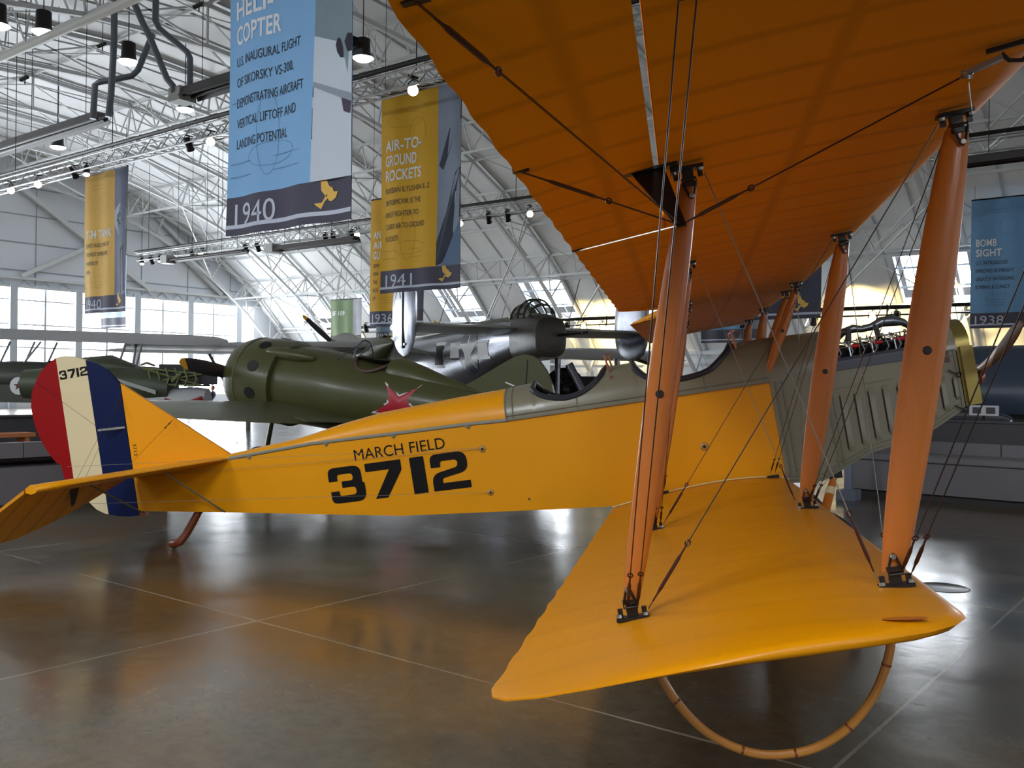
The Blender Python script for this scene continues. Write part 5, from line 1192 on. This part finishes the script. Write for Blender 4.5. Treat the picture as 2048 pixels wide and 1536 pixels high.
patch('insignia_disc', m_navy, [(CX + R_ * math.cos(t_), CZ + R_ * math.sin(t_)) for t_ in [6.2832 * k / 28 for k in range(28)]], .012)
patch('insignia_star', m_starw, [(CX + (R_ if i % 2 == 0 else R_ * .385) * math.cos(math.radians(90 + 36 * i)), CZ + (R_ if i % 2 == 0 else R_ * .385) * math.sin(math.radians(90 + 36 * i))) for i in range(10)], .020)
for s_ in (1, -1):
    patch('insignia_bar', m_navy, [(CX + s_ * .55, CZ + .26), (CX + s_ * 1.40, CZ + .26), (CX + s_ * 1.40, CZ - .26), (CX + s_ * .55, CZ - .26)], .009, 8); patch('insignia_bar', m_starw, [(CX + s_ * .62, CZ + .19), (CX + s_ * 1.33, CZ + .19), (CX + s_ * 1.33, CZ - .19), (CX + s_ * .62, CZ - .19)], .014, 8)
patch('waist_window', m_dk, [(4.3, -.25), (5.0, -.25), (5.0, -.85), (4.3, -.85)], .015); patch('window_rim', m_starw, [(4.2, -.15), (5.1, -.15), (5.1, -.95), (4.2, -.95)], .010)
# ---- grey-winged biplane and the shark-mouthed fighter near the end windows
m_uw = mat('grey_fabric', (148, 148, 150), .4, var=.08, vscale=1.5); m_dol = mat('dark_olive', (54, 56, 46), .45, var=.15, vscale=3)
o = at(58, 752, 27); t = thing('biplane', 'dark biplane with long grey wing before the end windows', 'biplane'); frame(t, RGT2, FWD2, UP, (o.x, o.y, o.z)); D = t
w = aero('upper_wing', m_uw, D, [(-6.5, -.2, 1.35, 0), (-3, -.2, 1.35, 0), (4.2, -.15, 1.35, .0), (5.0, 0, 1.25, 0), (5.35, .3, 1.0, 0), (5.46, .55, .75, 0)], thick=.08)
w.data.transform(Matrix(((0, 1, 0, 0), (-1, 0, 0, 1.3), (0, 0, 1, 0), (0, 0, 0, 1)))); w.data.transform(Matrix.Translation((0, 0, 1.03)) @ Matrix.Rotation(math.radians(13), 4, 'X') @ Matrix.Rotation(math.radians(1.2), 4, 'Y'))
w = aero('lower_wing', m_uw, D, [(-6, 0, 1.3, 0), (4.0, 0, 1.3, 0), (4.6, .2, 1.0, 0), (4.75, .5, .8, 0)], thick=.08)
w.data.transform(Matrix(((0, 1, 0, 0), (-1, 0, 0, 1.3), (0, 0, 1, 0), (0, 0, 0, 1)))); w.data.transform(Matrix.Translation((0, .5, -.62)) @ Matrix.Rotation(math.radians(8), 4, 'X'))
body('fuselage', [(-2.6, .3, .35, -.1), (-1.5, .42, .46, -.08), (-.4, .45, .48, -.06), (.3, .42, .44, -.02), (.75, .34, .36, .0), (1.1, .2, .22, -.02)], m_dol, D)
b = MB(); b.box((-.75, 0, -.50), (4, .9, .5)); b.build('lower_body', m_dol, D, smooth=False)
b = MB()
for k in range(5): b.lathe([(.08, 0), (.1, .02), (.1, .18), (.06, .22)], (.62, 0, .22), (math.cos(1.2566 * k) * .3, -.2, abs(math.sin(1.2566 * k)) + .1), 10)
b.box((.68, -.1, .34), (.3, .2, .12)); b.build('engine_cylinders', m_black, D)
b = MB()
for x in (-.8, -.1, .55): b.tube([(x, -.1, .3), (x + .15, .2, .98)], .03, 6)
b.tube([(-.25, -.2, .1), (.38, -.1, .98)], .03, 6); b.build('cabane_strut', m_uw, D)
for x0, x1, y in ((2.75, 2.3, 0), (2.85, 2.65, .5), (3.22, 2.85, .0)):
    b = MB(); b.tube([(x0, y, .98), (x1, y, -.5)], .035, 6); b.build('wing_strut', m_uw, D)
b = MB(); b.lathe([(0, .012), (.25, .01)], (-.05, -.455, -.28), (0, -1, 0), 20); r_ = b.build('roundel', m_starw, D); b = MB(); b.poly([(-.05 + (.15 if i % 2 == 0 else .06) * math.cos(math.radians(90 + 36 * i)), -.47, -.28 + (.15 if i % 2 == 0 else .06) * math.sin(math.radians(90 + 36 * i))) for i in range(10)]); b.build('roundel_star', mat('roundel_maroon', (92, 26, 34), .5), r_, norm=False)
o = at(330, 705, 30); t = thing('monoplane_wing', 'slim grey wing of another aircraft in front of the end windows', 'aircraft wing'); frame(t, RGT2, FWD2, UP, (o.x, o.y, 0))
w = aero('wing', m_uw, t, [(-2.15, .6, .75, 0), (-2.0, .4, 1.0, 0), (-1.4, .1, 1.3, 0), (0, 0, 1.4, 0), (6, 0, 1.4, 0)], thick=.13); w.data.transform(Matrix(((0, 1, 0, 0), (-1, 0, 0, 1.3), (0, 0, 1, 0), (0, 0, 0, 1)))); w.data.transform(Matrix.Translation((0, 0, o.z)) @ Matrix.Rotation(math.radians(6), 4, 'X'))
b = MB(); b.tube([(2.5, .6, o.z), (2.5, .6, 0)], .08, 8); b.tube([(1.2, .6, o.z), (2.4, .6, .3)], .05, 8); b.build('stand', m_uw, t)
o = at(330, 772, 23); t = thing('fighter_plane', 'camouflaged fighter with shark teeth and its engine bared', 'aircraft'); frame(t, RGT2, FWD2, UP, (o.x, o.y, 0)); P4 = t; zc = o.z
m_cam = mat('camouflage_olive', (66, 72, 52), .45, var=.35, vscale=1.2); m_bel = mat('belly_grey', (196, 198, 200), .4)
b = body('fuselage', [(-3.4, .3, .35, zc), (-2.2, .42, .45, zc), (-1.2, .45, .5, zc), (-.2, .45, .48, zc - .02), (.2, .42, .40, zc - .08)], m_cam, P4)
body('chin_cowl', [(-.4, .40, .32, zc - .42), (.3, .42, .36, zc - .40), (.8, .40, .34, zc - .36), (1.05, .30, .25, zc - .30)], m_bel, P4)
b = MB(); b.tube([(.15 + .9 * k / 8, -.425, zc - .33 - .10 * math.sin(math.pi * k / 8) + .06 * k / 8) for k in range(9)], .055, 6, flat=1); mo = b.build('shark_mouth', mat('mouth_red', (150, 24, 30), .5), P4)
b = MB()
for k in range(6): x = .27 + .125 * k; b.prism([(x, -.49, zc - .32 + .02 * (k - 3) / 3 - .04 * math.sin(math.pi * (k + 1) / 8)), (x + .09, -.49, zc - .32 - .04 * math.sin(math.pi * (k + 1) / 8)), (x + .045, -.49, zc - .42)], (0, .01, 0))
b.build('teeth', m_starw, mo, smooth=False)
b = MB(); b.box((.45, 0, zc + .22), (1.5, .5, .34)); b.box((.5, 0, zc + .46), (1.2, .3, .14)); b.build('engine_block', m_black, P4)
b = MB(); m_mt = mat('mount_green', (122, 130, 84), .5)
for s_ in (1, -1):
    for z0, z1 in ((.42, .30), (.06, .02), (.42, .02), (.06, .30)): b.tube([(-.4, s_ * .38, zc + z0), (1.0, s_ * .30, zc + z1)], .022, 6)
    for k in range(6): b.tube([(-.3 + .22 * k, s_ * .36, zc + .44), (-.2 + .22 * k, s_ * .40, zc + .18), (-.28 + .22 * k, s_ * .36, zc)], .02, 6)
b.tube([(-.42, -.4, zc + .5), (-.45, 0, zc + .56), (-.42, .4, zc + .5)], .03, 6); b.tube([(.3, -.36, zc + .12), (.42, -.42, zc + .22), (.5, -.36, zc + .3)], .04, 6); b.build('engine_mount', m_mt, P4)
b = MB(); b.prism([(-1.15, -.47, zc + .22), (-.05, -.47, zc - .1), (-.05, -.47, zc - .2), (-1.15, -.47, zc + .14)], (0, .03, 0)); b.build('wing_fillet', mat('pale_edge', (170, 176, 168), .4), P4, smooth=False)
body('canopy_cover', [(-2.0, .3, .25, zc + .42), (-1.3, .32, .30, zc + .44), (-.7, .2, .1, zc + .4)], m_cam, P4); body('sheet_cover', [(-1.0, .5, .1, zc - .2), (-.8, .52, .3, zc - .25), (-.55, .5, .3, zc - .3), (-.4, .4, .1, zc - .3)], mat('pale_blue_sheet', (168, 182, 200), .6), P4)
for y in (.9, -.9):
    b = MB(); b.lathe([(0, .1), (.3, .1), (.36, 0), (.3, -.1), (0, -.1)], (-.6, y, .36), (0, 1, 0), 18); b.build('wheel', mat('black_rubber', (34, 34, 36), .6), P4); b = MB(); b.tube([(-.6, y, .36), (-.7, y * .7, zc - .4)], .05, 6); b.build('undercarriage_leg', m_bel, P4)
aero('wing', m_cam, P4, [(y, -.2, -2.2, zc - .45) for y in (-1.5, 1.5)], thick=.13)
# ---- glossy navy aircraft on the right
m_gn = mat('glossy_navy', (34, 44, 62), .12, coat=.8); m_gn2 = mat('navy_panel', (58, 72, 90), .3, coat=.4)
o = at(1905, 841, 16.2); t = thing('navy_plane', 'glossy navy blue aircraft behind the right bench', 'aircraft'); frame(t, RGT2, FWD2, UP, (o.x, o.y, 0)); N = t
w = aero('wing', m_gn, N, [(1.16, .55, .9, o.z), (1.08, .35, 1.2, o.z), (.85, .12, 1.5, o.z), (.3, 0, 1.75, o.z), (-2.0, 0, 2.0, o.z)], thick=.12); w.data.transform(Matrix(((0, 1, 0, 0), (1, 0, 0, -.3), (0, 0, 1, 0), (0, 0, 0, 1)))); w.data.flip_normals(); w.data.transform(Matrix.Translation((0, 0, .0)) @ Matrix.Translation((0, 0, o.z)) @ Matrix.Rotation(math.radians(9), 4, 'X') @ Matrix.Translation((0, 0, -o.z)))
b = body('fuselage', [(-.6, .05, .08, 1.75), (-.2, .30, .42, 1.62), (.4, .6, .75, 1.52), (1.2, .75, .9, 1.5), (2.6, .8, .95, 1.5), (4, .75, .9, 1.5)], m_gn2, N); b.location.y = 2.6
b = MB(); b.tube([(-.4, 2.2, 1.28), (.2, 2.0, 1.02), (1.0, 1.9, .92), (2.2, 1.9, .9)], [.06, .16, .2, .2], 10); b.build('intake', m_dk, N)
b = MB(); b.lathe([(0, .42), (.08, .36), (.16, .2), (.2, 0)], (-.55, 2.4, 1.82), (-.9, -.2, .1), 14); b.build('spinner', m_black, N)
b = MB(); b.tube([(.1, .5, o.z), (.1, .5, 0)], .06, 8); b.tube([(1.2, 2.6, .7), (1.2, 2.6, 0)], .1, 8); b.build('undercarriage_leg', m_black, N)
# ---- grey aircraft beyond the bomber's tail
o = at(1190, 716, 31); t = thing('grey_plane', 'grey aircraft with a dark radial engine below the tail of the bomber', 'aircraft'); frame(t, RGT2, FWD2, UP, (o.x, o.y, 0)); G = t
w = aero('wing', m_uw, G, [(-2.2, 0, 1.6, o.z), (2.6, 0, 1.6, o.z)], thick=.16); w.data.transform(Matrix(((0, 1, 0, 0), (-1, 0, 0, 1.6), (0, 0, 1, 0), (0, 0, 0, 1)))); w.data.transform(Matrix.Translation((0, 0, o.z)) @ Matrix.Rotation(math.radians(10), 4, 'X') @ Matrix.Translation((0, 0, -o.z)))
b = MB(); b.tube([(1.3, .3, o.z + .0), (2.9, .3, o.z - .5)], .14, 8, flat=.4); b.build('flap', m_alu, G)
zc = o.z - 1.05; b = MB(); b.lathe([(.2, -.4), (.7, -.35), (.74, .0), (.66, .06)], (-.95, .6, zc), (.2, -1, .05), 24); b.build('engine_cowl', m_black, G)
b = MB()
for k in range(9): a = 6.2832 * k / 9; b.lathe([(.06, 0), (.11, .02), (.11, .36), (.08, .42)], (-.95, .6, zc), (math.cos(a), -.1, math.sin(a)), 8)
b.lathe([(0, .3), (.16, .22), (.2, 0)], (-.95, .55, zc), (.2, -1, .05), 14); b.build('engine_cylinders', mat('cylinder_dark', (48, 48, 52), .35, .6), G)
b = MB(); b.tube([(-.85, .2, o.z - .2), (-.35, .2, zc - .1)], .14, 10); b.tube([(.75, .4, o.z), (.95, .4, 0)], .10, 8); b.tube([(-1.2, .4, o.z), (-1.2, .4, 0)], .1, 8); b.build('undercarriage_leg', m_alu, G)
b = MB(); b.box((.0, .9, zc + .05), (1.3, .5, .8)); b.build('engine_bay', m_dk, G)
# ---- seated visitor far off by the end windows
o = at(427, 790, 50); t = thing('person', 'distant person in dark blue seated by the end windows, beyond the shark-toothed fighter', 'person', (o.x, o.y, 0), math.radians(-52))
b = MB(); b.box((0, .05, .20), (.7, .4, .40)); tag(b.build('stool_box', m_uw, None, smooth=False), 'grey box the distant person sits on', 'box').location = (o.x, o.y, 0)
bm = bmesh.new(); J_ = [(0, .02, .52), (0, .0, .70), (0, -.02, .90), (0, -.03, .98), (-.17, -.02, .88), (.17, -.02, .88), (-.22, -.12, .68), (.22, -.12, .68), (-.14, -.30, .58), (.14, -.30, .58), (-.10, -.12, .50), (.10, -.12, .50), (-.11, -.44, .50), (.11, -.44, .50), (-.11, -.46, .08), (.11, -.46, .08), (-.11, -.60, .05), (.11, -.60, .05)]
ED = [(0, 1), (1, 2), (2, 3), (2, 4), (2, 5), (4, 6), (5, 7), (6, 8), (7, 9), (0, 10), (0, 11), (10, 12), (11, 13), (12, 14), (13, 15), (14, 16), (15, 17)]
me = bpy.data.meshes.new('body'); me.from_pydata(J_, ED, []); po_ = bpy.data.objects.new('body', me); COL.objects.link(po_); po_.parent = t; bm.free()
sk_ = po_.modifiers.new('skin', 'SKIN'); po_.modifiers.new('sub', 'SUBSURF').levels = 1; po_.modifiers['sub'].render_levels = 1
RA = [.15, .15, .14, .06, .07, .07, .05, .05, .04, .04, .09, .09, .07, .07, .05, .05, .04, .04]
for v, r in zip(me.skin_vertices[0].data if me.skin_vertices else [], RA): v.radius = (r, r)
me.materials.append(mat('dark_blue_cloth', (34, 40, 70), .7))
b = MB(); b.ball((0, -.05, 1.09), .105, 14, 10, sc=(.85, .95, 1.15)); b.ball((0, -.155, 1.08), .022, 6, 5); b.ball((-.085, -.05, 1.08), .025, 6, 5); b.ball((.085, -.05, 1.08), .025, 6, 5); b.build('head', mat('skin', (196, 146, 122), .5), t)
b = MB(); b.ball((0, -.03, 1.12), .112, 14, 8, sc=(.9, .95, 1.1)); b.build('hair', mat('auburn_hair', (140, 74, 44), .6), t)
